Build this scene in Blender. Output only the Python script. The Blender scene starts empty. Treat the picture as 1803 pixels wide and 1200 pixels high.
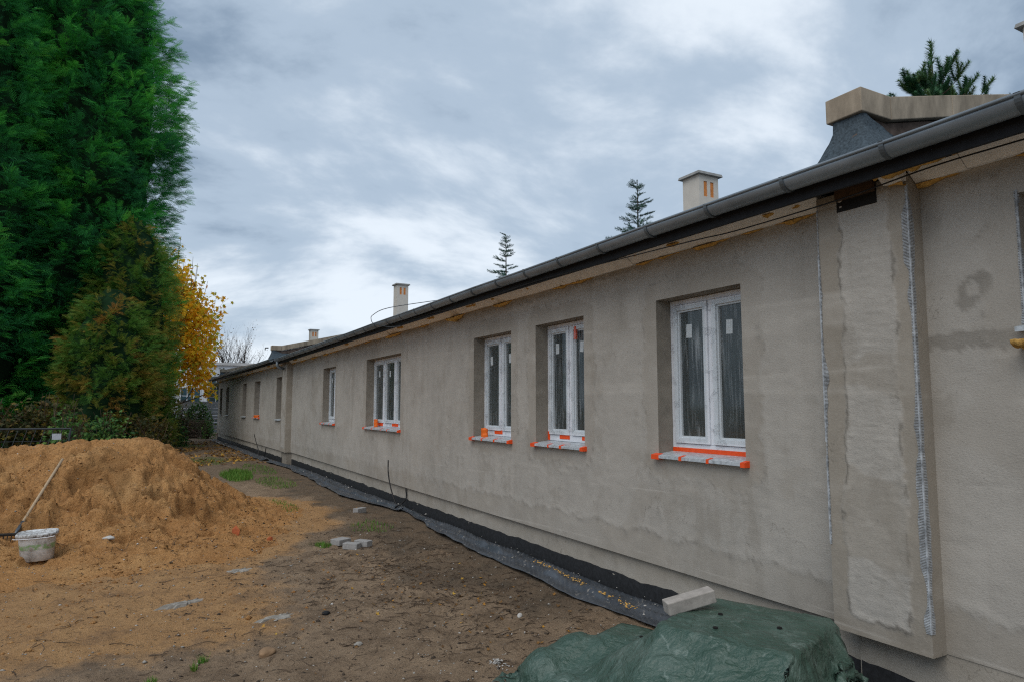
import bpy, math, random
import numpy as np
from mathutils import Matrix, Vector

random.seed(7)
rng = np.random.default_rng(7)
scene = bpy.context.scene
COL = scene.collection
R = math.radians

# ------------------------------------------------------------------ camera, sky, sun, exposure
cam_data = bpy.data.cameras.new('camera')
cam_data.sensor_width = 36.0
cam_data.lens = 36.0 * 1200 / 1803
cam_data.clip_start = 0.05
cam_data.clip_end = 3000
cam = bpy.data.objects.new('camera', cam_data)
COL.objects.link(cam)
cam.location = (0, 0, 1.7)
cam.rotation_euler = (R(90) + math.atan(115 / 1200), 0, R(-28.37))
scene.camera = cam

SUN_EL, SUN_AZ = R(52), R(-125)            # azimuth clockwise from +Y
world = bpy.data.worlds.new('World')
scene.world = world
world.use_nodes = True
wn = world.node_tree.nodes
wl = world.node_tree.links
wn.clear()


def wnode(t, **kw):
    n = wn.new(t)
    for k, v in kw.items():
        setattr(n, k, v)
    return n


w_out = wnode('ShaderNodeOutputWorld')
w_bg = wnode('ShaderNodeBackground')
w_bg.inputs['Strength'].default_value = 0.1
w_sky = wnode('ShaderNodeTexSky', sky_type='NISHITA', sun_disc=False)
w_sky.sun_elevation = SUN_EL
w_sky.sun_rotation = SUN_AZ
w_tc = wnode('ShaderNodeTexCoord')
w_sep = wnode('ShaderNodeSeparateXYZ')
wl.new(w_tc.outputs['Generated'], w_sep.inputs[0])
w_max = wnode('ShaderNodeMath', operation='MAXIMUM')
wl.new(w_sep.outputs['Z'], w_max.inputs[0])
w_max.inputs[1].default_value = 0.0
w_add = wnode('ShaderNodeMath', operation='ADD')
wl.new(w_max.outputs[0], w_add.inputs[0])
w_add.inputs[1].default_value = 0.34
w_dx = wnode('ShaderNodeMath', operation='DIVIDE')
w_dy = wnode('ShaderNodeMath', operation='DIVIDE')
wl.new(w_sep.outputs['X'], w_dx.inputs[0])
wl.new(w_sep.outputs['Y'], w_dy.inputs[0])
wl.new(w_add.outputs[0], w_dx.inputs[1])
wl.new(w_add.outputs[0], w_dy.inputs[1])
w_cmb = wnode('ShaderNodeCombineXYZ')
wl.new(w_dx.outputs[0], w_cmb.inputs[0])
wl.new(w_dy.outputs[0], w_cmb.inputs[1])
w_n1 = wnode('ShaderNodeTexNoise')
w_n1.inputs['Scale'].default_value = 1.55
w_n1.inputs['Detail'].default_value = 9
w_n1.inputs['Roughness'].default_value = 0.57
w_n1.inputs['Distortion'].default_value = 0.25
w_map = wnode('ShaderNodeMapping')
w_map.inputs['Location'].default_value = (31.9, 21.1, 0)
w_map.inputs['Rotation'].default_value = (0, 0, R(28))
w_map.inputs['Scale'].default_value = (0.85, 1.1, 1)
wl.new(w_cmb.outputs[0], w_map.inputs[0])
wl.new(w_map.outputs[0], w_n1.inputs['Vector'])
w_n2 = wnode('ShaderNodeTexNoise')
w_n2.inputs['Scale'].default_value = 0.8
w_n2.inputs['Detail'].default_value = 2
wl.new(w_map.outputs[0], w_n2.inputs['Vector'])
w_mixn = wnode('ShaderNodeMath', operation='MULTIPLY_ADD')
wl.new(w_n2.outputs['Fac'], w_mixn.inputs[0])
w_mixn.inputs[1].default_value = 0.60
w_sc = wnode('ShaderNodeMath', operation='MULTIPLY_ADD')
wl.new(w_n1.outputs['Fac'], w_sc.inputs[0])
w_sc.inputs[1].default_value = 1.15
w_sc.inputs[2].default_value = -0.36
wl.new(w_sc.outputs[0], w_mixn.inputs[2])
w_ramp = wnode('ShaderNodeValToRGB')
e = w_ramp.color_ramp.elements
e[0].position = 0.35
e[0].color = (0.175, 0.240, 0.325, 1)
e[1].position = 0.70
e[1].color = (0.64, 0.70, 0.765, 1)
m_ = e.new(0.50)
m_.color = (0.345, 0.425, 0.520, 1)
w_ramp.color_ramp.interpolation = 'EASE'
wl.new(w_mixn.outputs[0], w_ramp.inputs[0])
w_gain = wnode('ShaderNodeVectorMath', operation='SCALE')
w_gain.inputs['Scale'].default_value = 10.0
wl.new(w_ramp.outputs[0], w_gain.inputs[0])
w_mix = wnode('ShaderNodeMixRGB')
w_mix.inputs[0].default_value = 0.93
wl.new(w_sky.outputs[0], w_mix.inputs[1])
wl.new(w_gain.outputs[0], w_mix.inputs[2])
wl.new(w_mix.outputs[0], w_bg.inputs['Color'])
wl.new(w_bg.outputs[0], w_out.inputs[0])

sun_data = bpy.data.lights.new('sun', 'SUN')
sun_data.energy = 1.2
sun_data.angle = R(50)
sun_data.color = (1.0, 0.95, 0.88)
sun = bpy.data.objects.new('sun', sun_data)
COL.objects.link(sun)
sd = Vector((math.sin(SUN_AZ) * math.cos(SUN_EL), math.cos(SUN_AZ) * math.cos(SUN_EL), math.sin(SUN_EL)))
sun.rotation_euler = sd.to_track_quat('Z', 'Y').to_euler()
sun.location = sd * 60

vs = scene.view_settings
vs.view_transform = 'Standard'
vs.look = 'None'
scene.render.engine = 'CYCLES'
scene.cycles.use_denoising = False        # the denoiser smears leaves and grit
scene.cycles.filter_width = 1.2
scene.cycles.use_adaptive_sampling = False
scene.cycles.max_bounces = 6
scene.cycles.sample_clamp_indirect = 4.0
vs.exposure = 0.42
vs.gamma = 1.0
vs.use_curve_mapping = False


# ------------------------------------------------------------------ numpy noise
def _h(ix, iy, s):
    n = (ix.astype(np.int64) * 374761393 + iy.astype(np.int64) * 668265263 + s * 974634777) & 0xffffffff
    n = ((n ^ (n >> 13)) * 1274126177) & 0xffffffff
    n = n ^ (n >> 16)
    return (n & 0xffff) / 65535.0 * 2 * math.pi


def n2(x, y, s=0):
    x = np.asarray(x, float)
    y = np.asarray(y, float)
    x, y = np.broadcast_arrays(x, y)
    ix = np.floor(x)
    iy = np.floor(y)
    fx = x - ix
    fy = y - iy
    u = fx * fx * fx * (fx * (fx * 6 - 15) + 10)
    v = fy * fy * fy * (fy * (fy * 6 - 15) + 10)

    def g(a, b):
        t = _h(ix + a, iy + b, s)
        return np.cos(t) * (fx - a) + np.sin(t) * (fy - b)
    return ((1 - u) * (1 - v) * g(0, 0) + u * (1 - v) * g(1, 0) + (1 - u) * v * g(0, 1) + u * v * g(1, 1)) * 1.5


def fbm(x, y, o=4, s=0, r=0.5):
    t = 0
    a = 1.0
    for i in range(o):
        t = t + a * n2(np.asarray(x) * 2 ** i + 17.3 * i, np.asarray(y) * 2 ** i - 9.1 * i, s + i)
        a *= r
    return t


def sm(a, b, x):
    t = np.clip((x - a) / (b - a), 0, 1)
    return t * t * (3 - 2 * t)


# ------------------------------------------------------------------ object helpers
def tag(o, label=None, cat=None, group=None, kind=None):
    if label:
        o['label'] = label
    if cat:
        o['category'] = cat
    if group:
        o['group'] = group
    if kind:
        o['kind'] = kind
    return o


def link(name, me, mat=None, parent=None):
    o = bpy.data.objects.new(name, me)
    COL.objects.link(o)
    if mat is not None:
        me.materials.append(mat)
    if parent is not None:
        o.parent = parent
        p = parent
        tot = Vector((0, 0, 0))
        o.matrix_parent_inverse = WORLD[parent.name].inverted() if parent.name in WORLD else Matrix()
    WORLD[o.name] = Matrix()
    return o


WORLD = {}


def thing(name, label, cat, loc=(0, 0, 0), group=None):
    o = bpy.data.objects.new(name, None)
    COL.objects.link(o)
    o.location = loc
    o.empty_display_size = 0.2
    WORLD[o.name] = Matrix.Translation(loc)
    return tag(o, label, cat, group)


def np_mesh(name, V, F, smooth=False, attrs=None):
    """V (n,3), F (m,k)"""
    me = bpy.data.meshes.new(name)
    V = np.asarray(V, np.float32)
    F = np.asarray(F, np.int32)
    m, k = F.shape
    me.vertices.add(len(V))
    me.vertices.foreach_set('co', V.ravel())
    me.loops.add(m * k)
    me.loops.foreach_set('vertex_index', F.ravel())
    me.polygons.add(m)
    me.polygons.foreach_set('loop_start', np.arange(0, m * k, k, dtype=np.int32))
    if smooth:
        me.polygons.foreach_set('use_smooth', np.ones(m, bool))
    for an, av in (attrs or {}).items():
        a = me.attributes.new(an, 'FLOAT', 'POINT')
        a.data.foreach_set('value', np.asarray(av, np.float32).ravel())
    me.update()
    me.validate()
    return me


class MB:
    def __init__(self):
        self.v = []
        self.f = []

    def quad(self, a, b, c, d):
        n = len(self.v)
        self.v += [a, b, c, d]
        self.f.append((n, n + 1, n + 2, n + 3))
        return self

    def poly(self, pts):
        n = len(self.v)
        self.v += list(pts)
        self.f.append(tuple(range(n, n + len(pts))))
        return self

    def hexa(self, p):
        """8 points: bottom 0-3 ccw, top 4-7"""
        n = len(self.v)
        self.v += [tuple(q) for q in p]
        for q in ((3, 2, 1, 0), (4, 5, 6, 7), (0, 1, 5, 4), (1, 2, 6, 5), (2, 3, 7, 6), (3, 0, 4, 7)):
            self.f.append(tuple(n + i for i in q))
        return self

    def box(self, x0, x1, y0, y1, z0, z1):
        return self.hexa([(x0, y0, z0), (x1, y0, z0), (x1, y1, z0), (x0, y1, z0),
                          (x0, y0, z1), (x1, y0, z1), (x1, y1, z1), (x0, y1, z1)])

    def tube(self, pts, rad, n=6, cap=True):
        pts = [Vector(p) for p in pts]
        if not hasattr(rad, '__len__'):
            rad = [rad] * len(pts)
        base = len(self.v)
        up = Vector((0.13, 0.31, 0.94))
        for i, p in enumerate(pts):
            t = (pts[min(i + 1, len(pts) - 1)] - pts[max(i - 1, 0)])
            if t.length < 1e-9:
                t = Vector((0, 0, 1))
            t.normalize()
            a = t.cross(up)
            if a.length < 0.05:
                a = t.cross(Vector((1, 0, 0)))
            a.normalize()
            b = t.cross(a)
            for k in range(n):
                w = 2 * math.pi * k / n
                self.v.append(tuple(p + (a * math.cos(w) + b * math.sin(w)) * rad[i]))
        for i in range(len(pts) - 1):
            for k in range(n):
                k2 = (k + 1) % n
                self.f.append((base + i * n + k, base + i * n + k2, base + (i + 1) * n + k2, base + (i + 1) * n + k))
        if cap:
            self.f.append(tuple(base + k for k in reversed(range(n))))
            self.f.append(tuple(base + (len(pts) - 1) * n + k for k in range(n)))
        return self

    def mesh(self, name, smooth=False):
        me = bpy.data.meshes.new(name)
        me.from_pydata([tuple(map(float, q)) for q in self.v], [], self.f)
        if smooth:
            for p in me.polygons:
                p.use_smooth = True
        me.update()
        return me

    def build(self, name, mat, parent=None, smooth=False, bevel=0):
        o = link(name, self.mesh(name, smooth), mat, parent)
        if bevel:
            b = o.modifiers.new('bevel', 'BEVEL')
            b.width = bevel
            b.segments = 2
            b.limit_method = 'ANGLE'
        return o


def grid_faces(nx, ny, keep=None):
    i, j = np.meshgrid(np.arange(nx - 1), np.arange(ny - 1), indexing='ij')
    a = i * ny + j
    F = np.stack([a, a + ny, a + ny + 1, a + 1], -1).reshape(-1, 4)
    if keep is not None:
        F = F[keep.ravel()]
    return F


# ------------------------------------------------------------------ materials
class NT:
    def __init__(self, name):
        self.m = bpy.data.materials.new(name)
        self.m.use_nodes = True
        self.n = self.m.node_tree.nodes
        self.l = self.m.node_tree.links
        self.b = self.n['Principled BSDF']
        self.tc = self.n.new('ShaderNodeTexCoord')

    def node(self, t, **kw):
        n = self.n.new(t)
        for k, v in kw.items():
            setattr(n, k, v)
        return n

    def noise(self, scale, detail=4, rough=0.55, stretch=(1, 1, 1), dist=0.0, coord='Object'):
        mp = self.node('ShaderNodeMapping')
        mp.inputs['Scale'].default_value = stretch
        self.l.new(self.tc.outputs[coord], mp.inputs[0])
        t = self.node('ShaderNodeTexNoise')
        t.inputs['Scale'].default_value = scale
        t.inputs['Detail'].default_value = detail
        t.inputs['Roughness'].default_value = rough
        t.inputs['Distortion'].default_value = dist
        self.l.new(mp.outputs[0], t.inputs['Vector'])
        return t.outputs['Fac']

    def ramp(self, fac, stops, interp='LINEAR'):
        r = self.node('ShaderNodeValToRGB')
        r.color_ramp.interpolation = interp
        el = r.color_ramp.elements
        while len(el) < len(stops):
            el.new(0.5)
        for q, (p, c) in zip(el, stops):
            q.position = p
            q.color = (c, c, c, 1) if not hasattr(c, '__len__') else (*c[:3], 1)
        self.l.new(fac, r.inputs[0])
        return r.outputs[0]

    def mix(self, fac, a, b, mode='MIX'):
        m = self.node('ShaderNodeMixRGB', blend_type=mode)
        for s, v in ((m.inputs[0], fac), (m.inputs[1], a), (m.inputs[2], b)):
            if hasattr(v, 'is_output'):
                self.l.new(v, s)
            elif hasattr(v, '__len__'):
                s.default_value = (*v[:3], 1)
            else:
                s.default_value = v if s is m.inputs[0] else (v, v, v, 1)
        return m.outputs[0]

    def math(self, op, a, b=0.0, c=0.0):
        m = self.node('ShaderNodeMath', operation=op)
        for s, v in zip(m.inputs, (a, b, c)):
            if hasattr(v, 'is_output'):
                self.l.new(v, s)
            else:
                s.default_value = v
        return m.outputs[0]

    def attr(self, name):
        a = self.node('ShaderNodeAttribute', attribute_name=name)
        return a.outputs['Fac']

    def color(self, c):
        if hasattr(c, 'is_output'):
            self.l.new(c, self.b.inputs['Base Color'])
        else:
            self.b.inputs['Base Color'].default_value = (*c[:3], 1)
        return self

    def rough(self, v):
        if hasattr(v, 'is_output'):
            self.l.new(v, self.b.inputs['Roughness'])
        else:
            self.b.inputs['Roughness'].default_value = v
        return self

    def spec(self, v):
        self.b.inputs['Specular IOR Level'].default_value = v
        return self

    def bump(self, h, dist=0.01, strength=1.0):
        b = self.node('ShaderNodeBump')
        b.inputs['Distance'].default_value = dist
        b.inputs['Strength'].default_value = strength
        self.l.new(h, b.inputs['Height'])
        self.l.new(b.outputs[0], self.b.inputs['Normal'])
        return self


def simple(name, col, rough=0.8, var=0.18, scale=12, bump=0.0, metal=0.0, spec=0.4, stretch=(1, 1, 1)):
    t = NT(name)
    n = t.noise(scale, 5, 0.6, stretch)
    lo = tuple(c * (1 - var) for c in col)
    hi = tuple(min(1, c * (1 + var)) for c in col)
    t.color(t.ramp(n, [(0.3, lo), (0.7, hi)])).rough(rough).spec(spec)
    t.b.inputs['Metallic'].default_value = metal
    if bump:
        t.bump(n, bump)
    return t.m


M = {}


def plaster(name, base, brown, bumpd=0.004):
    t = NT(name)
    big = t.noise(0.9, 4, 0.6)
    mid = t.noise(5, 6, 0.65, (1, 1, 0.55))
    streak = t.noise(7, 4, 0.6, (1, 1, 0.07))
    fine = t.noise(70, 4, 0.6, (1, 1, 1.6))
    fine2 = t.noise(220, 2, 0.6)
    c = t.ramp(big, [(0.3, tuple(x * 0.84 for x in base)), (0.7, tuple(x * 1.12 for x in base))])
    c = t.mix(t.ramp(mid, [(0.35, 0.0), (0.7, 0.55)]), c, tuple(x * 1.17 for x in base))
    c = t.mix(t.ramp(streak, [(0.54, 0.0), (0.78, 0.28)]), c, tuple(x * 0.72 for x in brown))
    p = t.attr('patch')
    pc = t.ramp(big, [(0.3, tuple(x * 0.9 for x in brown)), (0.7, tuple(x * 1.1 for x in brown))])
    c = t.mix(t.math('MULTIPLY', p, 0.9), c, pc)
    st = t.attr('stain_shade')
    c = t.mix(st, c, tuple(x * 0.5 for x in brown))
    sp = t.ramp(t.noise(38, 3, 0.6), [(0.66, 0.0), (0.74, 0.65)])
    c = t.mix(sp, c, tuple(x * 0.55 for x in base))
    c = t.mix(t.ramp(fine, [(0.5, 0.0), (0.72, 0.16)]), c, tuple(x * 1.4 for x in base))
    c = t.mix(t.ramp(fine, [(0.30, 0.16), (0.48, 0.0)]), c, tuple(x * 0.62 for x in base))
    # trowel sweeps, overlap lines of the mesh and hairline cracks
    tr1 = t.noise(4.5, 5, 0.6, (1, 0.8, 1.25), 0.25)
    c = t.mix(t.ramp(tr1, [(0.52, 0.0), (0.66, 0.22)]), c, tuple(x * 1.22 for x in base))
    tr2 = t.noise(2.2, 5, 0.65, (1, 1.2, 0.7), 0.3)
    c = t.mix(t.ramp(tr2, [(0.56, 0.0), (0.64, 0.32)]), c, tuple(x * 0.86 for x in brown))
    crk = t.math('ABSOLUTE', t.math('SUBTRACT', t.noise(1.3, 6, 0.62, (1, 1, 1), 0.4), 0.5))
    ck = t.math('MULTIPLY', t.ramp(crk, [(0.0, 1.0), (0.0035, 0.0)]), t.ramp(t.noise(2.0, 2, 0.5), [(0.55, 0.0), (0.62, 0.6)]))
    c = t.mix(ck, c, tuple(x * 0.45 for x in brown))
    ov = t.math('ABSOLUTE', t.math('SUBTRACT', t.noise(0.8, 1, 0.4, (0.1, 0.06, 1.6)), 0.5))
    ok_ = t.math('MULTIPLY', t.ramp(ov, [(0.0, 0.5), (0.006, 0.0)]), t.ramp(t.noise(1.6, 3, 0.6), [(0.45, 0.0), (0.6, 1.0)]))
    c = t.mix(ok_, c, tuple(min(1, x * 1.35) for x in base))
    t.color(c).rough(0.93).spec(0.2)
    h = t.math('ADD', t.math('MULTIPLY', fine, t.math('MULTIPLY', t.math('SUBTRACT', 1.0, t.math('MULTIPLY', p, 0.6)), 0.55)), t.math('ADD', t.math('MULTIPLY', fine2, 0.2), t.math('MULTIPLY', tr1, 0.9)))
    t.bump(h, bumpd * 1.25, 1.0)
    return t.m


M['plaster'] = plaster('cement_plaster', (0.392, 0.365, 0.325), (0.300, 0.264, 0.216))
M['plinth'] = plaster('plinth_plaster', (0.36, 0.33, 0.285), (0.32, 0.28, 0.225))
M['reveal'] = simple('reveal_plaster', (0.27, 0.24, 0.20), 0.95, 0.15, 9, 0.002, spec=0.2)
M['bitumen'] = simple('bitumen', (0.012, 0.013, 0.015), 0.75, 0.5, 30, 0.004, spec=0.3)
M['fascia'] = simple('black_fascia', (0.012, 0.013, 0.016), 0.6, 0.4, 20, spec=0.3)
M['felt'] = simple('roofing_felt', (0.058, 0.078, 0.094), 0.9, 0.45, 60, 0.006, spec=0.3)
M['foam'] = simple('yellow_foam', (0.62, 0.37, 0.11), 0.95, 0.35, 35, 0.01, spec=0.1)
M['poly'] = simple('polystyrene', (0.88, 0.87, 0.85), 0.9, 0.10, 10, 0.001, spec=0.2)
M['coping'] = simple('coping_concrete', (0.30, 0.25, 0.19), 0.95, 0.45, 7, 0.006, spec=0.2, stretch=(1, 1, 0.4))
M['cream'] = simple('chimney_render', (0.60, 0.56, 0.50), 0.9, 0.06, 8, 0.001, spec=0.2)
M['cap'] = simple('cap_concrete', (0.28, 0.28, 0.27), 0.9, 0.2, 10, 0.002)
M['brickhole'] = simple('orange_brick', (0.60, 0.22, 0.06), 0.9, 0.25, 25, 0.002)
M['zinc'] = simple('zinc_gutter', (0.215, 0.25, 0.28), 0.42, 0.30, 6, metal=0.35, spec=0.5, stretch=(1, 0.3, 1))
M['zinc_dark'] = simple('bracket_zinc', (0.12, 0.14, 0.155), 0.55, 0.2, 9, metal=0.6)
M['mesh_white'] = simple('glass_fibre_mesh', (0.37, 0.39, 0.41), 0.6, 0.5, 25)
M['sill'] = simple('sill_film', (0.46, 0.50, 0.53), 0.35, 0.35, 28, 0.002)
M['tape'] = simple('orange_tape', (0.85, 0.085, 0.012), 0.45, 0.12, 30)
M['tape2'] = simple('orange_foil', (0.85, 0.16, 0.012), 0.5, 0.15, 30)
M['sticker'] = simple('paper_sticker', (0.68, 0.70, 0.72), 0.7, 0.22, 90)
M['wire'] = simple('black_cable', (0.012, 0.012, 0.013), 0.5, 0.2, 30)
M['greywire'] = simple('grey_wire', (0.10, 0.11, 0.12), 0.4, 0.2, 30, metal=0.6)
M['wood'] = simple('bare_wood', (0.40, 0.29, 0.18), 0.75, 0.25, 12, 0.001, stretch=(6, 6, 0.6))
M['darkwood'] = simple('dark_bristle', (0.02, 0.017, 0.014), 0.9, 0.4, 40)
M['block'] = simple('concrete_block', (0.31, 0.30, 0.29), 0.95, 0.16, 30, 0.004, spec=0.2)
M['block2'] = simple('stained_block', (0.36, 0.33, 0.30), 0.95, 0.22, 14, 0.004, spec=0.2)
M['stone_w'] = simple('white_stone', (0.46, 0.44, 0.41), 0.9, 0.15, 30, 0.004)
M['stone_b'] = simple('brown_stone', (0.25, 0.155, 0.085), 0.9, 0.2, 20, 0.004)
M['stone_g'] = simple('grey_stone', (0.30, 0.28, 0.25), 0.9, 0.25, 20, 0.004)
M['terracotta'] = simple('terracotta', (0.42, 0.11, 0.04), 0.9, 0.2, 30, 0.003)
M['crust'] = simple('cement_crust', (0.27, 0.25, 0.22), 0.95, 0.25, 25, 0.006)
M['bark'] = simple('bark', (0.07, 0.052, 0.038), 0.95, 0.4, 10, 0.02, stretch=(1, 1, 0.25))
M['twig'] = simple('twig', (0.085, 0.058, 0.038), 0.9, 0.4, 20)
M['steel'] = simple('fence_steel', (0.045, 0.05, 0.055), 0.55, 0.25, 12, metal=0.4)
M['plate'] = simple('fence_plate', (0.45, 0.48, 0.52), 0.6, 0.15, 20)
M['white_wall'] = simple('far_white_wall', (0.62, 0.66, 0.72), 0.85, 0.06, 0.5)
M['far_glass'] = simple('far_glass', (0.03, 0.07, 0.09), 0.12, 0.5, 0.4, spec=0.6)
M['far_frame'] = simple('far_frame', (0.62, 0.66, 0.70), 0.6, 0.08, 2)
M['grey_board'] = simple('grey_board', (0.24, 0.255, 0.27), 0.85, 0.25, 5, stretch=(1, 1, 4))
M['roofsheet'] = simple('far_roof_sheet', (0.5, 0.5, 0.5), 0.8, 0.25, 1)
M['black'] = simple('dark_void', (0.010, 0.009, 0.008), 0.9, 0.3, 10)
M['oldwood'] = simple('old_brown_frame', (0.10, 0.06, 0.035), 0.8, 0.3, 12)
M['moss'] = simple('far_render', (0.30, 0.27, 0.22), 0.95, 0.2, 2)


def pvc_mat():
    t = NT('white_pvc_film')
    base = t.ramp(t.noise(9, 4, 0.6, (1, 1, 0.3)), [(0.3, (0.70, 0.72, 0.76)), (0.7, (0.80, 0.82, 0.86))])
    # printed lettering on the protective film, too small to read
    pr = t.noise(170, 2, 0.7, (1, 1, 0.55))
    where = t.noise(6.5, 2, 0.5, (1, 1, 1.0))
    k = t.math('MULTIPLY', t.ramp(pr, [(0.50, 0), (0.56, 1)]), t.ramp(where, [(0.55, 0), (0.60, 1)]))
    t.color(t.mix(t.math('MULTIPLY', k, 0.6), base, (0.12, 0.13, 0.15))).rough(0.35)
    return t.m


M['pvc'] = pvc_mat()
M['pvc_edge'] = simple('white_pvc', (0.74, 0.76, 0.79), 0.35, 0.05, 10)


def glass_mat():
    t = NT('dark_window_glass')
    n = t.noise(3, 2)
    t.color(t.ramp(n, [(0.3, (0.012, 0.017, 0.016)), (0.7, (0.03, 0.04, 0.038))])).rough(0.06).spec(0.55)
    return t.m


M['glass'] = glass_mat()


def film_mat():
    t = NT('clear_wrinkled_film')
    out = t.n['Material Output']
    tr = t.node('ShaderNodeBsdfTransparent')
    tr.inputs[0].default_value = (0.93, 0.95, 0.95, 1)
    gl = t.b
    t.color((0.62, 0.66, 0.68)).rough(0.12).spec(0.9)
    s1 = t.noise(36, 4, 0.65, (1, 1, 0.045), 0.5)
    s2 = t.noise(2.2, 3, 0.5)
    k = t.math('MULTIPLY', t.ramp(s1, [(0.50, 0), (0.78, 1)]), t.ramp(s2, [(0.38, 0.06), (0.68, 0.60)]))  # stretched noise whitens the film in streaks for its glints and scuffs
    k = t.math('ADD', k, 0.055)
    mx = t.node('ShaderNodeMixShader')
    t.l.new(k, mx.inputs[0])
    t.l.new(tr.outputs[0], mx.inputs[1])
    t.l.new(gl.outputs[0], mx.inputs[2])
    t.l.new(mx.outputs[0], out.inputs[0])
    return t.m


M['film'] = film_mat()


def ground_mat():
    t = NT('bare_earth')
    big = t.noise(0.55, 5, 0.6)
    mid = t.noise(3.2, 6, 0.65)
    fine = t.noise(26, 6, 0.7)
    grit = t.noise(120, 3, 0.7)
    soil = t.ramp(mid, [(0.30, (0.185, 0.126, 0.080)), (0.5, (0.310, 0.217, 0.140)), (0.72, (0.42, 0.300, 0.195))])
    sandc = t.ramp(mid, [(0.28, (0.38, 0.205, 0.088)), (0.7, (0.56, 0.325, 0.145))])
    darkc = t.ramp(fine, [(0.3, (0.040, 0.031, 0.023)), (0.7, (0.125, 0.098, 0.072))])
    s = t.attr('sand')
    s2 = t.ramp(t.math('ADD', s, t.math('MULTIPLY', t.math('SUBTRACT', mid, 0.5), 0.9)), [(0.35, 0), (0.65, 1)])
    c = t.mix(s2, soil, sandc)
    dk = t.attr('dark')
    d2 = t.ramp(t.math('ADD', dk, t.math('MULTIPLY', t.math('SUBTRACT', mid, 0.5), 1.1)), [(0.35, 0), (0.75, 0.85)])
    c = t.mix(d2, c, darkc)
    g = t.attr('green')
    g2 = t.ramp(t.math('ADD', g, t.math('MULTIPLY', t.math('SUBTRACT', fine, 0.5), 1.2)), [(0.4, 0), (0.8, 0.75)])
    c = t.mix(g2, c, (0.050, 0.070, 0.022))
    c = t.mix(t.ramp(fine, [(0.54, 0.0), (0.70, 0.8)]), c, (0.040, 0.030, 0.021))
    c = t.mix(t.ramp(fine, [(0.25, 0.5), (0.42, 0.0)]), c, (0.30, 0.22, 0.145))
    c = t.mix(t.ramp(grit, [(0.58, 0.0), (0.70, 0.7)]), c, (0.36, 0.30, 0.23))
    c = t.mix(t.ramp(grit, [(0.30, 0.75), (0.42, 0.0)]), c, (0.045, 0.033, 0.023))
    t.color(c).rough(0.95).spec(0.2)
    h = t.math('ADD', fine, t.math('MULTIPLY', grit, 0.5))
    t.bump(h, 0.04, 1.0)
    return t.m


def sand_mat():
    t = NT('damp_sand')
    big = t.noise(1.1, 5, 0.6)
    mid = t.noise(6, 6, 0.65)
    fine = t.noise(45, 5, 0.7)
    grit = t.noise(190, 3, 0.7)
    c = t.ramp(big, [(0.3, (0.50, 0.225, 0.070)), (0.55, (0.66, 0.335, 0.120)), (0.75, (0.70, 0.41, 0.17))])
    c = t.mix(t.ramp(mid, [(0.45, 0.0), (0.68, 0.45)]), c, (0.30, 0.14, 0.05))
    c = t.mix(t.ramp(fine, [(0.50, 0), (0.66, 0.65)]), c, (0.22, 0.105, 0.040))
    c = t.mix(t.ramp(fine, [(0.30, 0.5), (0.44, 0)]), c, (0.62, 0.40, 0.21))
    c = t.mix(t.ramp(grit, [(0.52, 0), (0.66, 0.6)]), c, (0.60, 0.42, 0.25))
    c = t.mix(t.ramp(grit, [(0.34, 0.6), (0.46, 0)]), c, (0.20, 0.10, 0.04))
    w = t.attr('wet')
    c = t.mix(w, c, (0.20, 0.095, 0.032))
    t.color(c).rough(0.95).spec(0.15)
    t.bump(t.math('ADD', t.math('ADD', fine, t.math('MULTIPLY', grit, 0.5)), t.math('MULTIPLY', t.noise(16, 5, 0.65), 1.5)), 0.035, 1.0)
    return t.m


def tarp_mat():
    t = NT('green_tarpaulin')
    big = t.noise(3.5, 5, 0.6)
    weave = t.noise(260, 2, 0.6)
    c = t.ramp(big, [(0.3, (0.026, 0.062, 0.042)), (0.55, (0.048, 0.092, 0.070)), (0.75, (0.088, 0.132, 0.108))])
    sheen = t.noise(8, 6, 0.7)
    c = t.mix(t.ramp(sheen, [(0.52, 0.0), (0.75, 0.5)]), c, (0.165, 0.215, 0.185))  # pale sky sheen mixed into the sheet colour in random patches
    # pale scuffed creases
    sc = t.noise(2.6, 3, 0.5, dist=0.6)
    ln = t.ramp(sc, [(0.487, 0), (0.497, 1), (0.503, 1), (0.513, 0)])
    br = t.ramp(t.noise(18, 4, 0.7), [(0.48, 0), (0.62, 1)])
    c = t.mix(t.math('MULTIPLY', t.math('MULTIPLY', ln, br), 0.22), c, (0.45, 0.53, 0.49))
    t.color(c).rough(0.40).spec(0.55)
    cr = t.math('ABSOLUTE', t.math('SUBTRACT', t.noise(5.5, 4, 0.55, dist=0.5), 0.5))
    t.bump(t.math('ADD', t.math('MULTIPLY', weave, 0.15), t.math('ADD', t.noise(22, 4, 0.6), t.math('MULTIPLY', cr, 5.0))), 0.014, 1.0)
    return t.m


def membrane_mat():
    t = NT('dimpled_plastic')
    n = t.noise(14, 5, 0.65)
    c = t.ramp(t.noise(3, 3), [(0.3, (0.036, 0.043, 0.053)), (0.7, (0.075, 0.086, 0.102))])
    c = t.mix(t.ramp(n, [(0.60, 0), (0.68, 0.8)]), c, (0.30, 0.28, 0.25))
    t.color(c).rough(0.34).spec(0.6)
    return t.m


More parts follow.
